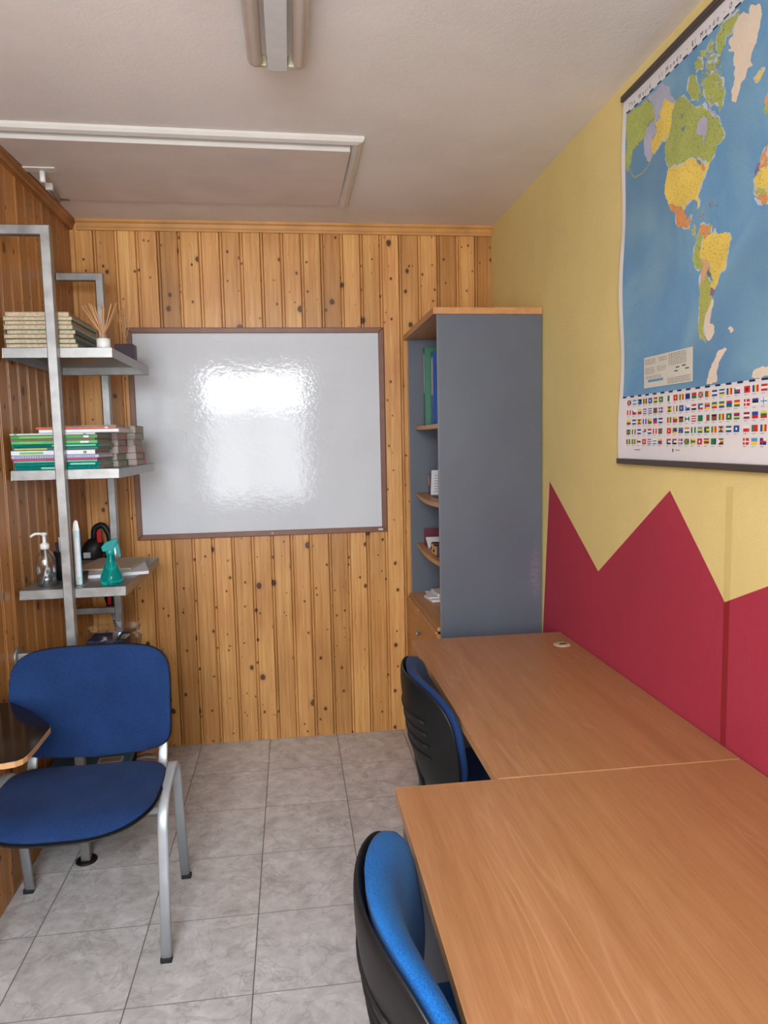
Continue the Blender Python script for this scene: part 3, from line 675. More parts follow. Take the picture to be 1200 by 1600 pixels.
random.seed(4)
def book(name, loc, size, rz, cover, page, label, cat, group, spine='front', th=0.0016, stripe=None, sag=0.0):
    """lying flat; size=(x,y,z); the spine faces 'front' (-Y) or 'right' (+X); pages show on the other sides"""
    w, d, h = size
    root = thing(name, label, cat, loc, rz, group)
    mb = MB().box((0, 0, 0), (w, d, th), cover).box((0, 0, h-th), (w, d, h), cover)
    if spine == 'front': mb.box((0, 0, 0), (w, th, h), cover)
    elif spine == 'back': mb.box((0, d-th, 0), (w, d, h), cover)
    else: mb.box((w-th, 0, 0), (w, d, h), cover)
    if stripe:
        for (a, b, c) in stripe: mb.box((w*a, -0.0004, h*0.22), (w*b, 0.0, h*0.72), c)
    mb.build('cover', root)
    e = 0.003
    if spine == 'front': MB().box((e, th, th), (w-e, d-e, h-th), page).build('page_block', root)
    elif spine == 'back': MB().box((e, e, th), (w-e, d-th, h-th), page).build('page_block', root)
    else: MB().box((e, e, th), (w-th, d-e, h-th), page).build('page_block', root)
    return root
for nm, c in dict(olive=(92, 96, 70), dgreen=(20, 50, 38), greygreen=(140, 150, 128), tan=(150, 118, 86), white=(214, 216, 222), green=(52, 140, 62), lgreen=(70, 168, 84), pink=(196, 72, 120), teal=(32, 140, 112), dteal=(16, 92, 84), mint=(110, 190, 160), yellow_s=(176, 178, 70), orange=(206, 92, 48), magenta=(190, 40, 110), spiral=(168, 176, 200), purple=(50, 10, 44), navy=(24, 34, 72), lblue=(40, 110, 150), mid_green=(120, 176, 96), rustic=(170, 120, 84), pwhite=(200, 200, 206)).items(): flat(nm, c, 0.5)
# old text books on the top shelf: fore edges to the camera, dark green spines to the right
z = SH[1]
old = [('olive', 0.014, 0.232, 0.011), ('dgreen', 0.016, 0.228, 0.006), ('olive', 0.015, 0.226, 0.001), ('dgreen', 0.015, 0.222, 0.013), ('greygreen', 0.015, 0.222, 0.0), ('tan', 0.013, 0.215, 0.008), ('greygreen', 0.012, 0.222, 0.003), ('tan', 0.016, 0.205, 0.014)]
desc = ['bottom old textbook of the top-shelf stack, grey-olive cover', 'second old textbook from the bottom of the top-shelf stack, dark green spine', 'third old textbook from the bottom of the top-shelf stack, olive cover', 'fourth old textbook from the bottom of the top-shelf stack, green-black cover', 'fourth old textbook from the top of the top-shelf stack, pale green cover', 'third old textbook from the top of the top-shelf stack, tan cover', 'second old textbook from the top of the top-shelf stack, pale green cover', 'topmost old textbook of the top-shelf stack, curled brown cover']
for (c, h, w, dx), lb in zip(old, desc):
    book('old_textbook', (SX0+0.004+dx*0.6, SY0+0.004+random.uniform(0, 0.010), z), (w, 0.300, h), R(random.uniform(-1.0, 1.0)*0.9), c, 'cream', lb, 'book', 'old textbooks on the top rack shelf', 'right'); z += h+0.0004
# reed diffusers
def diffuser(loc, body, square, n, hgt, label, seed, h=0.036, rad=0.021, spread=0.055):
    root = thing('reed_diffuser', label, 'diffuser', loc)
    if square: MB().box((-rad, -rad, 0), (rad, rad, h), body, ch=0.002).build('vessel', root)
    else: MB().lathe([(0, 0), (rad-0.002, 0), (rad, 0.002), (rad, h-0.001), (rad-0.003, h), (rad-0.004, h-0.006), (0, h-0.006)], body, seg=36).build('vessel', root)
    rnd = random.Random(seed)
    for i in range(n):
        a = 2*math.pi*(i+rnd.uniform(0, .6))/n; s_ = spread*rnd.uniform(0.45, 1.0)
        MB().tube([(0.006*math.cos(a+3), 0.006*math.sin(a+3), h-0.004), (s_*math.cos(a), s_*math.sin(a)*0.7, hgt*rnd.uniform(0.9, 1.0))], 0.0018, 'reed', 6).build('reed', root)
diffuser((-0.475, -0.893, SH[1]), 'white_pl', False, 19, 0.150, 'reed diffuser in a white round pot at the front of the top rack shelf', 3, rad=0.0225, h=0.034, spread=0.066)
diffuser((-0.507, -0.40, SH[1]), 'purple', True, 8, 0.235, 'reed diffuser in a purple holder at the back of the top rack shelf', 8, h=0.078, rad=0.036, spread=0.035)
# school books on the second shelf
z = SH[2]
sp = [('teal', .013, .272, .012, [(.30, .55, 'mint')]), ('teal', .012, .274, .010, [(.65, .95, 'mint')]), ('mint', .006, .270, .007, None), ('magenta', .007, .276, .002, [(.03, .4, 'pink')]), ('spiral', .011, .284, .0, 'sp'), ('white', .016, .272, .0, [(.10, .38, 'mid_green'), (.86, .90, 'green')]), ('dteal', .010, .276, .006, [(.02, .40, 'yellow_s')]), ('teal', .010, .286, .004, [(.45, .95, 'mint')]), ('lgreen', .012, .278, .003, [(.10, .35, 'mid_green'), (.8, .9, 'white')]), ('pink', .005, .272, .002, [(.05, .4, 'green')]), ('green', .013, .280, .002, [(.10, .5, 'mid_green'), (.84, .9, 'white')]), ('white', .006, .276, .0, [(.05, .08, 'green'), (.86, .89, 'green')])]
lbl = ['teal school book at the very bottom of the tall stack on the second rack shelf', 'teal school book lying second from the bottom of the tall stack', 'thin mint school book just under the magenta one', 'magenta school book below the spiral notebook', 'spiral-bound pale notebook in the middle of the tall stack', 'thick white school book with a light green spine patch above the spiral notebook', 'dark teal school book with a yellow spine patch', 'teal and mint school book above the yellow-patched one', 'bright green school book under the thin pink one', 'thin pink school book between two bright green ones', 'bright green school book above the thin pink one', 'thin white school book topping the left part of the tall stack']
for (c, h, w, dx, stp), lb in zip(sp, lbl):
    s2 = stp if stp != 'sp' else None
    bk = book('school_book' if stp != 'sp' else 'spiral_notebook', (SX0+0.004+dx, SY0+0.003, z), (w, 0.205, h), R(random.uniform(-.6, .6)), c, 'pages' if c != 'spiral' else 'paper', lb, 'book' if stp != 'sp' else 'notebook', 'school books on the second rack shelf', 'front', stripe=s2)
    if stp == 'sp':
        mb = MB()
        for i in range(34): mb.tube([(0.012+i*0.0078, 0.004, -0.0), (0.012+i*0.0078, -0.003, h*0.5), (0.012+i*0.0078, 0.004, h)], 0.0008, 'navy', 5)
        mb.build('spiral_binding', bk)
    z += h+0.0003
ztop = z
book('school_book', (-0.697, SY0+0.012, ztop), (.262, .22, .012), R(-.5), 'white', 'paper', 'white school book under the orange one on top of the stack', 'book', 'school books on the second rack shelf', 'front')
book('school_book', (-0.706, SY0+0.012, ztop+.0124), (.262, .22, .008), R(-.8), 'orange', 'paper', 'orange school book on the very top of the second rack shelf stack', 'book', 'school books on the second rack shelf', 'front', stripe=[(.86, .90, 'white'), (.45, .52, 'pink')])
# stacks behind with grey fore edges to the right
names = ['lowest', 'second lowest', 'third from the bottom', 'fourth from the bottom', 'fifth from the bottom', 'topmost']
for si, (yy, xr, nb, wh) in enumerate(((-0.712, -0.487, 6, 'grey-edged school book in the stack just behind the tall one'), (-0.545, -0.458, 6, 'grey-edged school book in the rearmost stack of the second rack shelf'))):
    z = SH[2]
    cc = ['teal', 'green', 'magenta', 'dgreen', 'pink', 'mint']
    for i in range(nb):
        h = 0.0225+0.003*((i*7+si*3) % 3); w = 0.20
        book('school_book', (xr-w+random.uniform(-.008, .006), yy+random.uniform(-.003, .003), z), (w, .150, h), R(random.uniform(-1.5, 1.5)), cc[(i+si*2) % 6], 'pages', names[i]+' '+wh, 'book', 'grey-edged school books at the back of the second rack shelf', 'back', th=0.0009); z += h+.0004

# ---- third shelf
z3 = SH[3]
root = thing('pump_bottle', 'clear hand gel bottle with a white pump on the third rack shelf', 'bottle', (-0.722, -0.862, z3))
MB().lathe([(0.0, 0.001), (0.028, 0.0), (0.032, 0.004), (0.0325, 0.085), (0.030, 0.105), (0.018, 0.122), (0.013, 0.128), (0.013, 0.136)], 'clear_pl', seg=36).build('bottle_body', root)
M['gel'] = clear('clear_gel', (0.80, 0.84, 0.86), 0.2, 0.85)
MB().lathe([(0.0, 0.003), (0.0295, 0.003), (0.030, 0.045), (0.0, 0.045)], 'gel').build('gel', root)
mb = MB().lathe([(0.0, 0.133), (0.0155, 0.133), (0.0155, 0.150), (0.010, 0.153), (0.006, 0.156), (0.006, 0.180), (0.011, 0.183), (0.011, 0.190), (0.0, 0.192)], 'white_pl')
mb.tube(arc([(0.0, 0.0, 0.187), (-0.030, -0.006, 0.188), (-0.043, -0.009, 0.178)], 0.012), 0.0045, 'white_pl', 10); mb.build('pump_head', root)
MB().tube([(0, 0, 0.13), (0.004, 0, 0.07), (-0.018, 0, 0.008)], 0.003, 'white_pl', 8).build('dip_tube', root)
root = thing('pen_cup', 'black mesh cup of pens behind the pump bottle', 'cup', (-0.702, -0.735, z3))
MB().lathe([(0.0, 0.0), (0.030, 0.0), (0.032, 0.105), (0.030, 0.105), (0.028, 0.004), (0.0, 0.004)], 'black').build('cup_body', root)
for i, (a, hh, c) in enumerate(((0.4, .150, 'spiral'), (2.2, .155, 'white'), (3.9, .140, 'navy'), (5.1, .146, 'spiral'))):
    MB().tube([(0.012*math.cos(a), 0.012*math.sin(a), 0.006), (0.022*math.cos(a), 0.022*math.sin(a), hh)], 0.0048, c, 8).build('pen', root)
root = thing('spray_bottle', 'translucent teal trigger spray bottle at the front of the third rack shelf', 'bottle', (-0.498, -0.876, z3))
MB().lathe([(0.0, 0.001), (0.030, 0.0), (0.037, 0.006), (0.039, 0.018), (0.036, 0.034), (0.026, 0.056), (0.017, 0.078), (0.0135, 0.095), (0.0135, 0.108)], 'teal', seg=36).build('bottle_body', root)
mb = MB().lathe([(0, 0.106), (0.0155, 0.106), (0.0155, 0.122), (0, 0.122)], 'teal_solid')
mb.prism([(-0.024, 0.118), (0.012, 0.118), (0.018, 0.134), (0.028, 0.150), (0.030, 0.163), (0.020, 0.162), (0.004, 0.157), (-0.014, 0.150), (-0.028, 0.134)], -0.010, 0.010, 'teal_solid', 'xz')
mb.build('spray_head', root, bevel=0.002)
MB().prism([(0.018, 0.136), (0.026, 0.150), (0.034, 0.120), (0.037, 0.098), (0.030, 0.096), (0.026, 0.112)], -0.006, 0.006, 'teal_solid', 'xz').build('trigger', root, bevel=0.001)
MB().prism([(0.012, 0.124), (0.018, 0.134), (0.022, 0.112), (0.018, 0.102)], -0.003, 0.003, 'white_pl', 'xz').build('plunger', root)
MB().tube([(0, 0, 0.11), (0.002, 0, 0.06), (-0.012, 0, 0.006)], 0.0022, 'white_pl', 8).build('dip_tube', root)
root = thing('document_holder', 'tall narrow pale document holder standing beside the front rack post', 'holder', (-0.611, -0.872, z3), R(15.5))
flat('pale_teal', (176, 198, 200), 0.35)
MB().box((-0.011, 0, 0), (0.011, 0.12, 0.195), 'pale_teal', ch=0.003).prism([(-0.011, 0.193), (0.011, 0.193), (0.007, 0.228), (-0.001, 0.232), (-0.007, 0.222)], 0.0, 0.012, 'white_pl', 'xz').build('sleeve', root)
MB().box((0.0111, -0.002, 0.004), (0.0125, 0.122, 0.19), 'lblue').build('side_card', root)
MB().box((-0.006, -0.0015, 0.03), (0.006, 0.0, 0.17), 'white').build('front_label', root)
def sheets(name, loc, w, l, h, rz, m, label, group='papers on the third rack shelf'):
    o = MB().box((-w/2, -l/2, 0), (w/2, l/2, h), m, ch=min(0.001, h*0.3)).build(name, loc=loc, rot=(0, 0, R(rz))); tag(o, label, 'papers', group)
flat('manila', (172, 152, 132), 0.6)
sheets('paper_stack', (-0.540, -0.60, z3), .215, .26, .012, 14, 'pwhite', 'loose white papers under the tan folder on the third rack shelf')
sheets('card_folder', (-0.572, -0.520, z3+.0125), .215, .27, .007, -5, 'manila', 'tan card folder lying on the papers of the third rack shelf')
# stick vacuum leaning behind the rack
root = thing('stick_vacuum', 'black and red stick vacuum cleaner standing behind the rack', 'vacuum', (-0.64, -0.155, 0))
hd = Vector((-0.105, 0.0, 1.035)); ft = Vector((0.10, 0.02, 0.06))
MB().tube([ft+(hd-ft)*0.03, ft+(hd-ft)*0.72], 0.0125, 'silver', 16).build('wand', root)
MB().tube([ft+(hd-ft)*0.50, ft+(hd-ft)*0.56], 0.017, 'black', 16).build('wand_joint', root)
mb = MB().tube([ft+(hd-ft)*0.70, ft+(hd-ft)*0.76, ft+(hd-ft)*0.86], 0.022, 'black', 16); mb.build('motor_neck', root)
vs, fs = pad(superell(0.048, 0.075, 2.6, 2.6), lambda a, b: 0, 0.045, 0.045, 'black', xf=lambda p: (hd.x+p[0]+p[1]*0.2-0.01, hd.y+p[2], hd.z-0.045+p[1]))
MB().add(vs, fs, 'black', True).build('dust_canister', root)
MB().tube(arc([hd+Vector((0.0, 0, -0.02)), hd+Vector((0.005, 0, 0.075)), hd+Vector((0.045, 0, 0.09)), hd+Vector((0.075, 0, 0.03)), hd+Vector((0.055, 0, -0.07))], 0.03), 0.014, 'black', 12).build('handle_loop', root)
flat('bright_red', (190, 24, 36), 0.3)
for q, s_ in ((hd+Vector((0.030, -0.018, 0.035)), (0.010, 0.008, 0.026)), (ft+(hd-ft)*0.735+Vector((0.002, -0.022, 0)), (0.007, 0.006, 0.02))):
    MB().box(q-Vector(s_), q+Vector(s_), 'bright_red', ch=0.003).build('red_button', root)
MB().box(hd+Vector((-0.035, -0.048, -0.055)), hd+Vector((-0.005, -0.043, -0.03)), 'white').build('badge', root)
MB().box((ft.x-0.05, ft.y-0.04, 0.004), (ft.x+0.05, ft.y+0.06, 0.055), 'black', ch=0.012).build('floor_head', root)
mb = MB()
for k in range(5): mb.lathe([(0.0130, 0), (0.0155, 0.003), (0.0130, 0.006)], 'black', mtx=Matrix.Translation(ft+(hd-ft)*(0.585+0.012*k)) @ RM(math.atan2((hd-ft).x, (hd-ft).z), 4, 'Y'), seg=14)
mb.build('hose_cuff', root)
# fourth shelf: packet in clear wrap
z4 = SH[4]
root = thing('wrapped_packet', 'dark navy packet in crumpled clear plastic behind the chair back', 'packet', (-0.535, -0.74, z4))
MB().box((-0.085, -0.06, 0), (0.045, 0.06, 0.185), 'navy', ch=0.004).build('packet', root)
rnd = random.Random(5); n = 26; vs = []; fs = []
for j in range(7):
    for i in range(n):
        a = 2*math.pi*i/n; k = 1+rnd.uniform(-.10, .12)*(j > 2); r0 = (0.105, 0.107, 0.106, 0.104, 0.100, 0.085, 0.095)[j]
        vs.append((r0*math.cos(a)*k, 0.72*r0*math.sin(a)*k, (0.002, 0.04, 0.09, 0.14, 0.188, 0.200, 0.222)[j]+rnd.uniform(-.006, .006)*(j > 3)))
for j in range(6):
    for i in range(n): fs.append((j*n+i, j*n+(i+1) % n, (j+1)*n+(i+1) % n, (j+1)*n+i))
M['wrap'] = clear('clear_wrap', (0.93, 0.94, 0.95), 0.10, 0.88)
MB().add(vs, fs, 'wrap').build('plastic_wrap', root)
# bottom shelf
z5 = SH[5]
for i, (x, y, w, l, h, rz, m, lb) in enumerate(((-0.640, -0.665, .28, .33, .090, 2, 'pages', 'thick grey pad at the bottom of the low rack shelf'),)):
    sheets('paper_stack', (x, y, z5), w, l, h, rz, m, lb, 'items on the bottom rack shelf')
root = thing('document_folder', 'blue document folder with a white label on the bottom rack shelf', 'folder', (-0.635, -0.655, z5+0.0905), R(3))
flat('folder_blue', (34, 104, 146), 0.3)
MB().box((-0.155, -0.165, 0), (0.135, 0.165, 0.030), 'folder_blue', ch=0.003).build('cover', root)
MB().box((0.015, -0.135, 0.0301), (0.105, -0.085, 0.0308), 'white').box((0.022, -0.128, 0.0309), (0.098, -0.092, 0.0311), 'manila').build('title_label', root)
MB().box((0.125, -0.16, 0.004), (0.139, 0.16, 0.027), 'clear_pl').build('clear_spine', root)
for i in range(8):
    o = MB().tube([(-0.036, 0, 0), (0.0, 0, 0.006+0.004*(i % 2)), (0.036, 0, 0.0)], 0, 'rustic' if i % 2 else 'pages', sect=[(a, b) for a, b in rrect(-0.0045, -0.13, 0.0045, 0.13, 0.002, 2)], up=(0, 1, 0)).build('magazine', loc=(-0.455, -0.63+0.004*i, z5+0.010+0.0155*i), rot=(0, 0, R(-3+1.2*i)))
    tag(o, ['lowest', 'second lowest', 'third lowest', 'fourth lowest', 'fourth topmost', 'third topmost', 'second topmost', 'topmost'][i]+' curled magazine beside the blue folder', 'magazine', 'curled magazines on the bottom rack shelf')

# ------------------------------------------------------------------ wall map
mroot = thing('world_map', 'large world wall map with rows of flags hanging on the yellow wall', 'map', (XR, -2.01, 1.92))
MU0, MU1, MZ0, MZ1 = 1.427, 2.590, 1.405, 2.432
def MX(u_, z_, e=0.0):     # distance of the sheet from the wall: gentle waves, lower left corner curling out
    k = max(0.0, 1-(u_-MU0)/0.16); v = (z_-MZ0)/(MZ1-MZ0)
    return XR-0.006-0.004*(0.5+0.5*math.sin(z_*9+u_*2))-0.010*k*k*(0.3+0.7*math.sin(v*8.2+0.8)**2)-e
def MP(u_, z_, e=0.0): return (MX(u_, z_, e)-XR, -u_+2.01, z_-1.92)
def map_mat(name, rgb, vein=0.0, speck=0.0, var=0.10, sc=9):
    t = NT(name); co = t.coords(); n = t.noise(co, sc, 4, 0.6, 0.5); col = srgb(*rgb)
    a = t.ramp(n, [(0.35, tuple(x*(1-var) for x in col)), (0.65, tuple(min(1, x*(1+var)) for x in col))])
    if vein:
        a = t.mix(t.math('MULTIPLY', t.ramp(t.noise(co, 3.2, 3, 0.55, 0.8), [(0.42, (0, 0, 0)), (0.62, (1, 1, 1))]), vein), a, c4(srgb(126, 168, 190)))
        a = t.mix(t.math('MULTIPLY', t.ramp(t.noise(co, 2.3, 2, 0.5, 0.3), [(0.50, (0, 0, 0)), (0.66, (1, 1, 1))]), 0.45), a, c4(srgb(64, 106, 150)))
    if speck:
        cm = t.coords((1, 105, 330)); s_ = t.noise(cm, 1.0, 2, 0.6)
        a = t.mix(t.math('MULTIPLY', t.ramp(s_, [(0.565, (0, 0, 0)), (0.63, (1, 1, 1))]), speck), a, c4(tuple(x*0.30 for x in col)))
    t.set(Base_Color=a, Roughness=0.45, Specular_IOR_Level=0.3); M[name] = t.m
map_mat('map_ocean', (104, 152, 190), vein=0.85, speck=0.12, var=0.06)
map_mat('map_green', (168, 178, 98), speck=0.6); map_mat('map_lime', (178, 182, 96), speck=0.5); map_mat('map_yellow', (228, 200, 98), speck=0.5)
map_mat('map_orange', (214, 150, 96), speck=0.5); map_mat('map_pale', (222, 206, 186), speck=0.10, var=0.04); map_mat('map_bay', (176, 176, 196), speck=0.2)
map_mat('map_shelf_sea', (172, 176, 196), speck=0.3); map_mat('map_water', (110, 140, 160)); map_mat('map_purple', (140, 112, 140)); map_mat('map_pink', (214, 170, 130), speck=0.3)
map_mat('map_grey', (110, 124, 108)); map_mat('map_rose', (218, 150, 92), speck=0.4); map_mat('map_white', (222, 218, 218), var=0.02); map_mat('map_coast', (188, 200, 206), var=0.05)
map_mat('map_legend', (206, 204, 190), var=0.03); map_mat('map_ink', (52, 50, 60)); map_mat('map_dash', (24, 34, 78))
FC = dict(r=(196, 40, 44), g=(28, 116, 74), b=(34, 70, 150), y=(232, 200, 60), w=(232, 230, 232), k=(32, 28, 34), o=(224, 128, 60), t=(80, 150, 200), m=(140, 44, 70), n=(24, 44, 100), u=(120, 110, 160))
for k, v in FC.items(): map_mat('flag_'+k, v, var=0.04)
sheet = MB()
def grid_face(mb, u0, u1, z0, z1, m, e, nu=1, nz=1):
    vs = [MP(u0+(u1-u0)*i/nu, z0+(z1-z0)*j/nz, e) for j in range(nz+1) for i in range(nu+1)]
    mb.add(vs, [(j*(nu+1)+i, j*(nu+1)+i+1, (j+1)*(nu+1)+i+1, (j+1)*(nu+1)+i) for j in range(nz) for i in range(nu)], m, nu > 3)
grid_face(sheet, MU0, MU1, MZ0, MZ1, 'map_white', 0, 48, 60); grid_face(sheet, MU0, MU1, MZ0, MZ1, 'map_white', -0.0004, 48, 60)
sheet.build('map_sheet', mroot)
art = MB()
grid_face(art, 1.447, 2.565, 1.585, 2.392, 'map_ocean', 0.0004, 48, 60)
def draw(polys, m, e, rough=True):
    from mathutils.geometry import tessellate_polygon
    for poly in polys:
        # roughen the outline a little so coasts are not straight cuts
        P_ = [tuple(p) for p in poly]
        for it in range(3 if rough else 0):
            Q = []
            for i in range(len(P_)):
                a, b = P_[i], P_[(i+1) % len(P_)]; L_ = math.hypot(b[0]-a[0], b[1]-a[1]); Q.append(a)
                if L_ > 0.0035: k = random.uniform(-.22, .22)*L_*min(1.0, 0.022/L_); Q.append(((a[0]+b[0])/2-(b[1]-a[1])/L_*k, (a[1]+b[1])/2+(b[0]-a[0])/L_*k))
            P_ = Q
        pts = [(min(2.563, max(1.449, a)), min(2.390, max(1.587, b))) for a, b in P_]
        tris = tessellate_polygon([[Vector((a, b, 0)) for a, b in pts]])
        art.add([MP(a, b, e) for a, b in pts], [tuple(tr) for tr in tris], m)
def grow(poly, d):
    n = len(poly); ar = sum(poly[i][0]*poly[(i+1) % n][1]-poly[(i+1) % n][0]*poly[i][1] for i in range(n)); s_ = 1 if ar > 0 else -1; out = []
    for i in range(n):
        a = Vector(poly[i-1]); b = Vector(poly[i]); c = Vector(poly[(i+1) % n]); t = (c-a)
        if t.length < 1e-6: t = Vector((1, 0))
        t.normalize(); out.append((b.x+t.y*d*s_, b.y-t.x*d*s_))
    return out
random.seed(11)
MAP={'shelf_sea':[[(1.55,2.383),(1.596,2.383),(1.645,2.384),(1.672,2.361),(1.682,2.333),(1.707,2.31),(1.657,2.332),(1.631,2.321),(1.625,2.299),(1.605,2.3),(1.613,2.275),(1.586,2.27),(1.601,2.231),(1.577,2.21),(1.552,2.233),(1.543,2.27),(1.556,2.307),(1.601,2.311),(1.59,2.355)]],'green':[[(1.449,2.39),(1.55,2.383),(1.59,2.355),(1.601,2.311),(1.574,2.311),(1.556,2.307),(1.55,2.288),(1.51,2.278),(1.484,2.271),(1.477,2.242),(1.462,2.223),(1.453,2.237)],[(1.704,2.307),(1.734,2.306),(1.767,2.282),(1.802,2.252),(1.829,2.246),(1.856,2.222),(1.862,2.213),(1.898,2.183),(1.912,2.157),(1.92,2.14),(1.91,2.133),(1.891,2.133),(1.884,2.115),(1.874,2.106),(1.859,2.104),(1.834,2.119),(1.807,2.133),(1.784,2.144),(1.761,2.144),(1.679,2.158),(1.665,2.182),(1.661,2.208),(1.66,2.231),(1.682,2.247),(1.69,2.289)],[(1.771,2.337),(1.799,2.326),(1.814,2.287),(1.81,2.265),(1.779,2.281),(1.761,2.309)],[(1.843,2.305),(1.884,2.297),(1.902,2.271),(1.915,2.24),(1.909,2.209),(1.898,2.202),(1.882,2.228),(1.866,2.228),(1.839,2.261),(1.827,2.295)],[(1.904,2.386),(1.964,2.38),(1.956,2.362),(1.939,2.347),(1.92,2.352),(1.913,2.339),(1.897,2.323),(1.885,2.329),(1.878,2.363),(1.888,2.374)],[(1.85,2.375),(1.871,2.361),(1.866,2.347),(1.848,2.359)],[(1.808,2.362),(1.825,2.351),(1.828,2.329),(1.799,2.335),(1.792,2.356)],[(1.839,2.335),(1.888,2.314),(1.883,2.305),(1.842,2.323)],[(1.816,2.372),(1.837,2.364),(1.841,2.349),(1.819,2.359)],[(1.851,2.346),(1.877,2.332),(1.875,2.323),(1.852,2.336)],[(1.846,1.966),(1.857,1.957),(1.847,1.936),(1.838,1.909),(1.847,1.888),(1.848,1.865),(1.823,1.871),(1.81,1.904),(1.815,1.927),(1.825,1.945),(1.833,1.961)],[(1.873,1.961),(1.883,1.955),(1.881,1.936),(1.871,1.939)]],'lime':[[(1.848,1.865),(1.864,1.847),(1.886,1.827),(1.89,1.79),(1.881,1.771),(1.866,1.755),(1.861,1.731),(1.862,1.709),(1.868,1.691),(1.846,1.703),(1.839,1.735),(1.842,1.799),(1.843,1.856)],[(2.035,1.982),(2.068,1.979),(2.077,1.965),(2.077,1.959),(2.044,1.971),(2.035,1.977)],[(1.797,1.968),(1.808,1.977),(1.814,1.958),(1.823,1.943),(1.806,1.957)]],'yellow':[[(1.657,2.338),(1.704,2.307),(1.69,2.289),(1.682,2.247),(1.666,2.239),(1.66,2.231),(1.641,2.242),(1.608,2.225),(1.598,2.224),(1.586,2.245),(1.589,2.264),(1.61,2.269),(1.613,2.282),(1.605,2.303),(1.632,2.3),(1.625,2.319),(1.641,2.323)],[(1.679,2.158),(1.761,2.144),(1.784,2.143),(1.807,2.131),(1.829,2.118),(1.843,2.099),(1.864,2.104),(1.862,2.092),(1.852,2.088),(1.842,2.073),(1.827,2.05),(1.819,2.04),(1.828,2.019),(1.823,2.012),(1.813,2.035),(1.794,2.042),(1.771,2.037),(1.76,2.028),(1.729,2.047),(1.685,2.066),(1.669,2.092),(1.664,2.122),(1.673,2.141)],[(1.845,1.928),(1.858,1.939),(1.881,1.936),(1.899,1.942),(1.904,1.929),(1.949,1.918),(1.961,1.904),(1.95,1.885),(1.946,1.866),(1.945,1.848),(1.921,1.837),(1.912,1.817),(1.902,1.805),(1.887,1.814),(1.896,1.829),(1.882,1.854),(1.876,1.87),(1.86,1.884),(1.838,1.894),(1.835,1.906),(1.846,1.913)],[(2.04,2.01),(2.054,2.022),(2.074,2.019),(2.077,1.976),(2.035,1.987),(2.032,2.007)],[(2.02,2.215),(2.044,2.223),(2.053,2.214),(2.041,2.204),(2.029,2.203)]],'orange':[[(1.685,2.066),(1.729,2.047),(1.76,2.028),(1.757,2.014),(1.767,1.995),(1.779,1.995),(1.792,2.006),(1.796,1.996),(1.785,1.984),(1.791,1.973),(1.773,1.981),(1.737,1.996),(1.728,2.004),(1.721,2.028),(1.714,2.039),(1.699,2.047)],[(1.835,1.971),(1.854,1.967),(1.873,1.961),(1.876,1.943),(1.868,1.936),(1.856,1.931),(1.847,1.945),(1.836,1.957)],[(2.057,2.049),(2.072,2.061),(2.074,2.019),(2.05,2.023),(2.053,2.037)],[(2.048,1.967),(2.077,1.965),(2.078,1.942),(2.062,1.946),(2.038,1.968)],[(2.06,2.156),(2.067,2.168),(2.069,2.137),(2.058,2.149)],[(1.832,2.117),(1.851,2.096),(1.844,2.09),(1.83,2.103)]],'pale':[[(2.001,2.352),(2.004,2.369),(2.032,2.355),(2.041,2.335),(2.038,2.314),(2.031,2.293),(2.025,2.281),(2.013,2.272),(2.007,2.254),(2.016,2.245),(1.997,2.244),(1.991,2.229),(1.974,2.224),(1.968,2.209),(1.959,2.193),(1.948,2.2),(1.943,2.206),(1.944,2.23),(1.953,2.244),(1.954,2.269),(1.948,2.305),(1.926,2.319),(1.94,2.317),(1.928,2.337),(1.944,2.339),(1.95,2.357),(1.961,2.364),(1.974,2.368)],[(1.953,1.666),(1.936,1.665),(1.914,1.66),(1.892,1.629),(1.872,1.593),(1.917,1.594),(1.915,1.62),(1.929,1.644),(1.941,1.655)],[(2.043,1.592),(2.053,1.607),(2.082,1.612),(2.103,1.611),(2.104,1.59)],[(1.881,1.771),(1.898,1.788),(1.889,1.753),(1.888,1.729),(1.904,1.719),(1.897,1.701),(1.874,1.692),(1.865,1.708),(1.863,1.75)],[(1.956,1.709),(1.965,1.712),(1.977,1.7),(1.966,1.698)]],'bay':[[(1.836,2.22),(1.855,2.205),(1.853,2.184),(1.848,2.169),(1.841,2.163),(1.841,2.149),(1.836,2.151),(1.835,2.171),(1.81,2.187),(1.809,2.208),(1.82,2.215)],[(1.858,2.239),(1.866,2.238),(1.867,2.218),(1.893,2.19),(1.88,2.195),(1.856,2.222)]],'water':[[(1.807,2.134),(1.818,2.125),(1.832,2.111),(1.824,2.111)],[(1.73,2.268),(1.751,2.262),(1.739,2.252)],[(1.737,2.232),(1.758,2.229),(1.747,2.219)]],'purple':[[(1.887,1.812),(1.905,1.804),(1.9,1.794),(1.887,1.795)],[(2.04,2.01),(2.046,2.021),(2.054,2.03),(2.045,2.035),(2.033,2.022)]],'pink':[[(1.847,1.888),(1.874,1.877),(1.882,1.854),(1.872,1.854),(1.865,1.838),(1.849,1.829),(1.845,1.858)],[(2.041,2.026),(2.053,2.037),(2.065,2.041),(2.062,2.027)]],'grey':[[(1.874,1.859),(1.888,1.844),(1.894,1.83),(1.872,1.843)]],'rose':[[(1.76,2.025),(1.775,2.005),(1.773,1.991),(1.743,1.996),(1.731,2.012)]]}
CHAIN=[(1.601,2.23),(1.584,2.209),(1.56,2.198),(1.531,2.195),(1.497,2.197),(1.481,2.213),(1.469,2.235)]
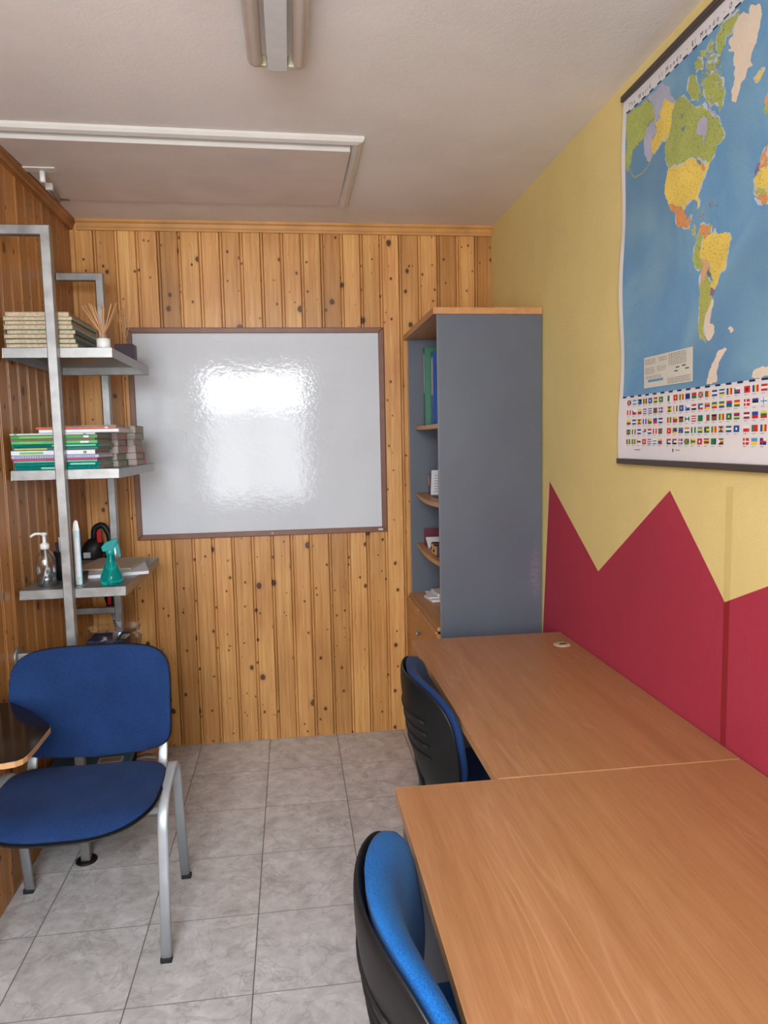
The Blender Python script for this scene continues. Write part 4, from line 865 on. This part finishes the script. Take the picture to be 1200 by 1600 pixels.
# the rest of the world beyond the edge of the picture, in longitude / latitude
def LL(lon, lat):
    la = math.radians(lat); return (2.024+(lon+17)*0.00298, 1.928+1.25*math.log(math.tan(math.pi/4+0.4*la))*0.205)
REST = dict(
 yellow=[[(-17,21),(-9,27),(-2,35),(10,37),(11,33),(25,31),(33,31),(37,20),(43,11),(51,12),(42,-2),(40,-15),(33,-25),(26,-34),(18,-34),(12,-17),(12,-5),(9,4),(-8,4),(-16,12)], [(114,-22),(122,-17),(131,-12),(137,-15),(142,-11),(146,-19),(153,-27),(149,-38),(140,-38),(132,-32),(116,-34)], [(100,30),(122,31),(118,22),(108,21),(98,24),(80,30),(74,38),(90,48),(120,52),(132,47),(122,40)]],
 orange=[[(-9,43),(-9,37),(-1,37),(3,42)], [(5,60),(12,56),(20,68),(28,71),(14,68)], [(68,24),(77,8),(88,22),(78,32)], [(25,31),(34,22),(24,20),(15,23),(12,31)], [(96,5),(118,-8),(141,-9),(131,-1),(110,4)]],
 green=[[(28,71),(40,66),(70,72),(105,78),(140,73),(159,70),(159,60),(142,59),(135,44),(110,50),(80,50),(50,46),(38,46),(30,60)], [(-5,50),(2,51),(-2,58),(-6,57)], [(45,-16),(50,-15),(47,-25),(43,-22)]],
 pink=[[(3,42),(-1,47),(8,54),(24,54),(30,46),(28,41),(20,40),(12,45)], [(36,36),(48,30),(57,23),(45,13),(38,24)]],
 pale=[[(-60,-84),(-20,-74),(30,-69),(90,-66),(159,-68),(159,-84)]])
for m, polys in REST.items():
    q = [[LL(*p) for p in poly] for poly in polys]
    if m != 'pale': draw([[(max(a, 2.075 if m in ('yellow', 'orange', 'pink') and a < 2.09 and b > 1.93 else a), b) for a, b in w_] for w_ in q], 'map_'+m, 0.00075)
    else: draw([[(a, max(b, 1.588)) for a, b in w_] for w_ in [[LL(lo, la) for lo, la in [(30, -69), (90, -66), (159, -67), (159, -72), (30, -72)]]]], 'map_pale', 0.0007)
order = ['shelf_sea', 'pale', 'green', 'lime', 'yellow', 'orange', 'rose', 'pink', 'purple', 'grey', 'bay', 'water']
for m in ('green', 'yellow', 'orange', 'lime'): draw([grow(p, 0.0028) for p in MAP[m][(1 if m == 'green' else 0):]], 'map_coast', 0.0006)
draw(MAP['pale'][1:], 'map_pale', 0.0008)
for i, m in enumerate(order): draw(MAP[m], 'map_'+m, 0.0008+0.00012*i)
ch = CHAIN
for i in range(len(ch)-1):
    a, b = Vector(ch[i]), Vector(ch[i+1]); d = (b-a).normalized(); n_ = Vector((-d.y, d.x))*0.0016; draw([[tuple(a+n_), tuple(b+n_), tuple(b-n_), tuple(a-n_)]], 'map_lime', 0.0011, False)
# small island dots in the oceans and the arctic archipelago
for i in range(110):
    uu, zz = random.uniform(1.80, 1.905), random.uniform(2.235, 2.375); sz = random.uniform(.002, .006)
    if uu-1.80 > (zz-2.20)*0.2: draw([[(uu, zz), (uu+sz, zz+sz*.8), (uu+1.7*sz, zz-sz*.3), (uu+sz*.6, zz-sz)]], ('map_green', 'map_bay', 'map_lime')[i % 3], 0.0022)
for i in range(60):
    uu, zz = random.uniform(1.46, 1.60), random.uniform(1.66, 1.98); sz = random.uniform(.0008, .002); draw([[(uu, zz), (uu+sz, zz+sz), (uu+2*sz, zz-sz)]], 'map_lime' if i % 2 else 'map_ink', 0.0009)
for i in range(22):
    uu, zz = random.uniform(1.80, 1.90), random.uniform(1.985, 2.02); sz = random.uniform(.002, .004); draw([[(uu, zz), (uu+sz, zz+sz), (uu+2*sz, zz-sz)]], ('map_lime', 'map_orange', 'map_purple')[i % 3], 0.0016)
# graticule
for k in range(12):
    uu = 1.52+0.0894*k; art.add([MP(uu, z_, 0.0005) for z_ in (1.587, 2.39)]+[MP(uu+0.0006, z_, 0.0005) for z_ in (1.587, 2.39)], [(0, 1, 3, 2)], 'map_water') if False else None
# dashed neat line
def dash(z_):
    k = 0; uu = 1.447
    while uu < 2.56:
        if k % 2 == 0: grid_face(art, uu, min(uu+0.021, 2.565), z_-0.0022, z_+0.0022, 'map_dash', 0.0011)
        else: grid_face(art, uu, min(uu+0.021, 2.565), z_-0.0018, z_+0.0018, 'map_white', 0.0011)
        uu += 0.021; k += 1
dash(1.585); dash(2.392)
# legend block
grid_face(art, 1.567, 1.815, 1.603, 1.6875, 'map_legend', 0.0019)
rl = random.Random(2)
for cx, w_, rows in ((1.575, .055, (1.680, 1.676, 1.672, 1.668)), (1.650, .040, (1.679, 1.675, 1.671)), (1.700, .085, (1.682, 1.678, 1.674, 1.670, 1.666, 1.662, 1.658, 1.654)), (1.575, .050, (1.657, 1.652, 1.647, 1.642)), (1.640, .046, (1.656, 1.651, 1.646)), (1.580, .080, (1.633, 1.629)), (1.695, .110, (1.620, 1.616, 1.612, 1.608))):
    for z_ in rows:
        uu = cx
        while uu < cx+w_: l_ = rl.uniform(.004, .012); grid_face(art, uu, min(uu+l_, cx+w_), z_-.0006, z_+.0006, 'map_ink', 0.0023); uu += l_+.003
grid_face(art, 1.590, 1.672, 1.618, 1.625, 'map_ocean', 0.0023)
for uu, z_ in ((1.735, 1.645), (1.765, 1.6465), (1.728, 1.636), (1.780, 1.638)): grid_face(art, uu, uu+.018, z_-.0014, z_+.0014, 'map_dash', 0.0023)
art.build('map_artwork', mroot)
# flags: H/V = stripes, C = canton over stripes, X = saltire, S = square emblem, T = hoist triangle, + = cross
FL = [
 ['Xrkw', 'Htwt', 'Ttkb', 'Vkyk', 'Sbw', 'Hryg', 'Sgy', 'Vgw', 'Srky', 'Vgyr', 'Hbkb', 'Hrg', 'Xrgw', 'Vgry', 'Hbwb', 'Hbwgy', 'Vbyr', 'Tgwrb', 'Srk', 'Vbyr', 'Hrwr', 'Hkyr', 'Hwgr', 'Hbwr'],
 ['Vrwr', 'Tbwr', 'Hyybr', 'Hbwrwb', 'Hbwbwb', 'Xgrk', '+brw', 'Xgyr', 'Vowg', 'Sby', 'Ttwb', 'Hrwk', 'Tbgwr', 'Troby', 'Hgyr', 'Hgyb', 'Hrbg', 'Hryg', '+rw', 'Hbkw', '+wt', 'Vbwr', 'Hkry', 'Hbw'],
 ['Hyybr', 'Hbwb', 'Xryg', 'Vbwb', 'Tryg', 'Hbr', 'Hbwb', 'Vryg', 'Trygr', 'Hkrg', 'Xwgt', 'Hrwrwr', 'Hg', 'Vwrg', 'Hkrg', 'Vgyr', 'Sgy', 'Hrbyg', 'Hmwm', 'Hbr', 'Hygr', 'Hrwb', 'Hrw', 'Vgwr'],
 ['Xkgy', 'Vgwr', 'Hbwb', '+wrb', 'Hrwb', 'Vrwr', 'Hgrg', 'Sry', 'Trgky', 'Xubg', 'Howg', 'Vgwg', 'Htyg', 'Tkgyg', 'Vgyr', 'Xbyr', 'Hgwb', 'Sbw', 'Hwr', 'Vgrr', 'Vbyr', 'Hwbr', 'Hbyb', 'Hryr'],
 ['Vbyg', 'Vgyg', 'Trwkw', 'Srw', 'Hrwbwr', 'Hwtwt', 'Hybr', 'Tgrwn', 'Tgrwk', '+urw', 'Xgky', 'Tgygy', 'Srw', 'Hkyrky', 'Vgggk', 'Twgyrk', None, None, '+rw', 'Hty', '+nwr', 'Hwrw', 'Hrbw', 'Hgwr']]
def stripes(mb, kind, cols, u0, z0, w_, h_, e):
    n = len(cols)
    for i, c in enumerate(cols):
        if kind == 'H': grid_face(mb, u0, u0+w_, z0+h_*(n-1-i)/n, z0+h_*(n-i)/n, 'flag_'+c, e)
        else: grid_face(mb, u0+w_*i/n, u0+w_*(i+1)/n, z0, z0+h_, 'flag_'+c, e)
def tri(mb, pts, c, e): mb.add([MP(a, b, e) for a, b in pts], [list(range(len(pts)))], 'flag_'+c)
def flagdraw(mb, code, u0, z0, w_=0.0185, h_=0.0125):
    k, c = code[0], code[1:]; e = 0.0009
    if k in 'HV': stripes(mb, k, c, u0, z0, w_, h_, e)
    elif k == 'S': stripes(mb, 'H', c[0], u0, z0, w_, h_, e); stripes(mb, 'H', c[-1], u0+w_*.36, z0+h_*.30, w_*.28, h_*.40, e+.0002)
    elif k == 'T': stripes(mb, 'H', c[1:], u0, z0, w_, h_, e); tri(mb, [(u0, z0), (u0+w_*.45, z0+h_/2), (u0, z0+h_)], c[0], e+.0002)
    elif k == 'X':
        stripes(mb, 'H', c[0], u0, z0, w_, h_, e); tri(mb, [(u0, z0), (u0+w_*.5, z0+h_*.5), (u0, z0+h_)], c[1], e+.0002); tri(mb, [(u0+w_, z0), (u0+w_, z0+h_), (u0+w_*.5, z0+h_*.5)], c[1], e+.0002)
        t_ = .0013
        for s1 in (0, 1): tri(mb, [(u0, z0+h_*s1-(-t_ if s1 == 0 else 0)), (u0, z0+h_*s1-(0 if s1 == 0 else t_)), (u0+w_, z0+h_*(1-s1)-(t_ if s1 == 0 else 0)), (u0+w_, z0+h_*(1-s1)+(0 if s1 == 0 else t_))], c[2], e+.0004)
    elif k == '+':
        stripes(mb, 'H', c[0], u0, z0, w_, h_, e)
        if len(c) > 2: stripes(mb, 'H', c[1], u0+w_*.55, z0+h_*.55, w_*.45, h_*.45, e+.0001)
        grid_face(mb, u0+w_*.34, u0+w_*.48, z0, z0+h_, 'flag_'+c[-1], e+.0003); grid_face(mb, u0, u0+w_, z0+h_*.40, z0+h_*.58, 'flag_'+c[-1], e+.0003)
cols_u = [[1.474+0.0292*i for i in range(7)], [1.694+0.0289*i for i in range(11)], [2.018+0.029*i for i in range(6)], [2.23+0.029*i for i in range(11)]]
k0 = 0
for gi, cu_ in enumerate(cols_u):
    flags = MB()
    for rI in range(5):
        for cI, uu in enumerate(cu_):
            ci = k0+cI; code = FL[rI][ci] if ci < 24 else FL[rI][(ci*5+rI*3) % 24]
            if code is None: continue
            zz = 1.5605-0.0283*rI; flagdraw(flags, code, uu, zz, 0.0205, 0.0145); grid_face(flags, uu+.001, uu+.012, zz-.0046, zz-.0038, 'map_ink', 0.0009)
    k0 += len(cu_); flags.build('flag_rows', mroot)
mk = MB(); grid_face(mk, 1.520, 1.552, 1.4305, 1.4322, 'map_ink', 0.0009); mk.build('publisher_line', mroot)
mk = MB(); grid_face(mk, 1.738, 1.760, 1.4318, 1.4332, 'map_ink', 0.0009); grid_face(mk, 1.724, 1.729, 1.4270, 1.4360, 'map_ink', 0.0009); mk.build('publisher_mark', mroot)
# title lettering
def lettering(txt, u0, z0, size, m, name, width):
    cu = bpy.data.curves.new(name, 'FONT'); cu.body = txt; cu.size = size; cu.space_character = 1.9; cu.resolution_u = 2
    o = bpy.data.objects.new(name+'_tmp', cu); COL.objects.link(o); dg = bpy.context.evaluated_depsgraph_get()
    me = bpy.data.meshes.new_from_object(o.evaluated_get(dg)); bpy.data.objects.remove(o); bpy.data.curves.remove(cu)
    xs = [v.co.x for v in me.vertices]; x0_ = min(xs); kx = width/max(1e-6, max(xs)-x0_)
    for v in me.vertices: v.co = MP(u0+(v.co.x-x0_)*kx, z0+v.co.y, 0.0012)
    me.materials.clear(); me.materials.append(M[m]); q = bpy.data.objects.new(name, me); COL.objects.link(q); q.parent = mroot
for tx_, u_, w_ in (('The', 1.461, .032), ('World', 1.512, .066), ('Il', 1.624, .016), ('Mondo', 1.659, .074), ('\u00b7', 1.757, .004), ('El', 1.781, .016), ('Mundo', 1.817, .074), ('\u00b7', 1.909, .004), ('O', 1.930, .011), ('Mundo', 1.962, .074), ('\u00b7', 2.062, .004), ('Die', 2.085, .032), ('Welt', 2.14, .05)):
    lettering(tx_, u_, 2.4005, 0.0175, 'map_ink', 'title_word', w_)
for z_, nm in ((MZ1+0.006, 'top_rail'), (MZ0-0.008, 'bottom_rail')):
    MB().box((-0.021, -MU1-0.004+2.01, z_-0.008-1.92), (-0.003, -MU0+0.002+2.01, z_+0.008-1.92), 'rail').build(nm, mroot, bevel=0.002) if M.setdefault('rail', plain('dark_brown_rail', (0.055, 0.040, 0.034), 0.4)) else None
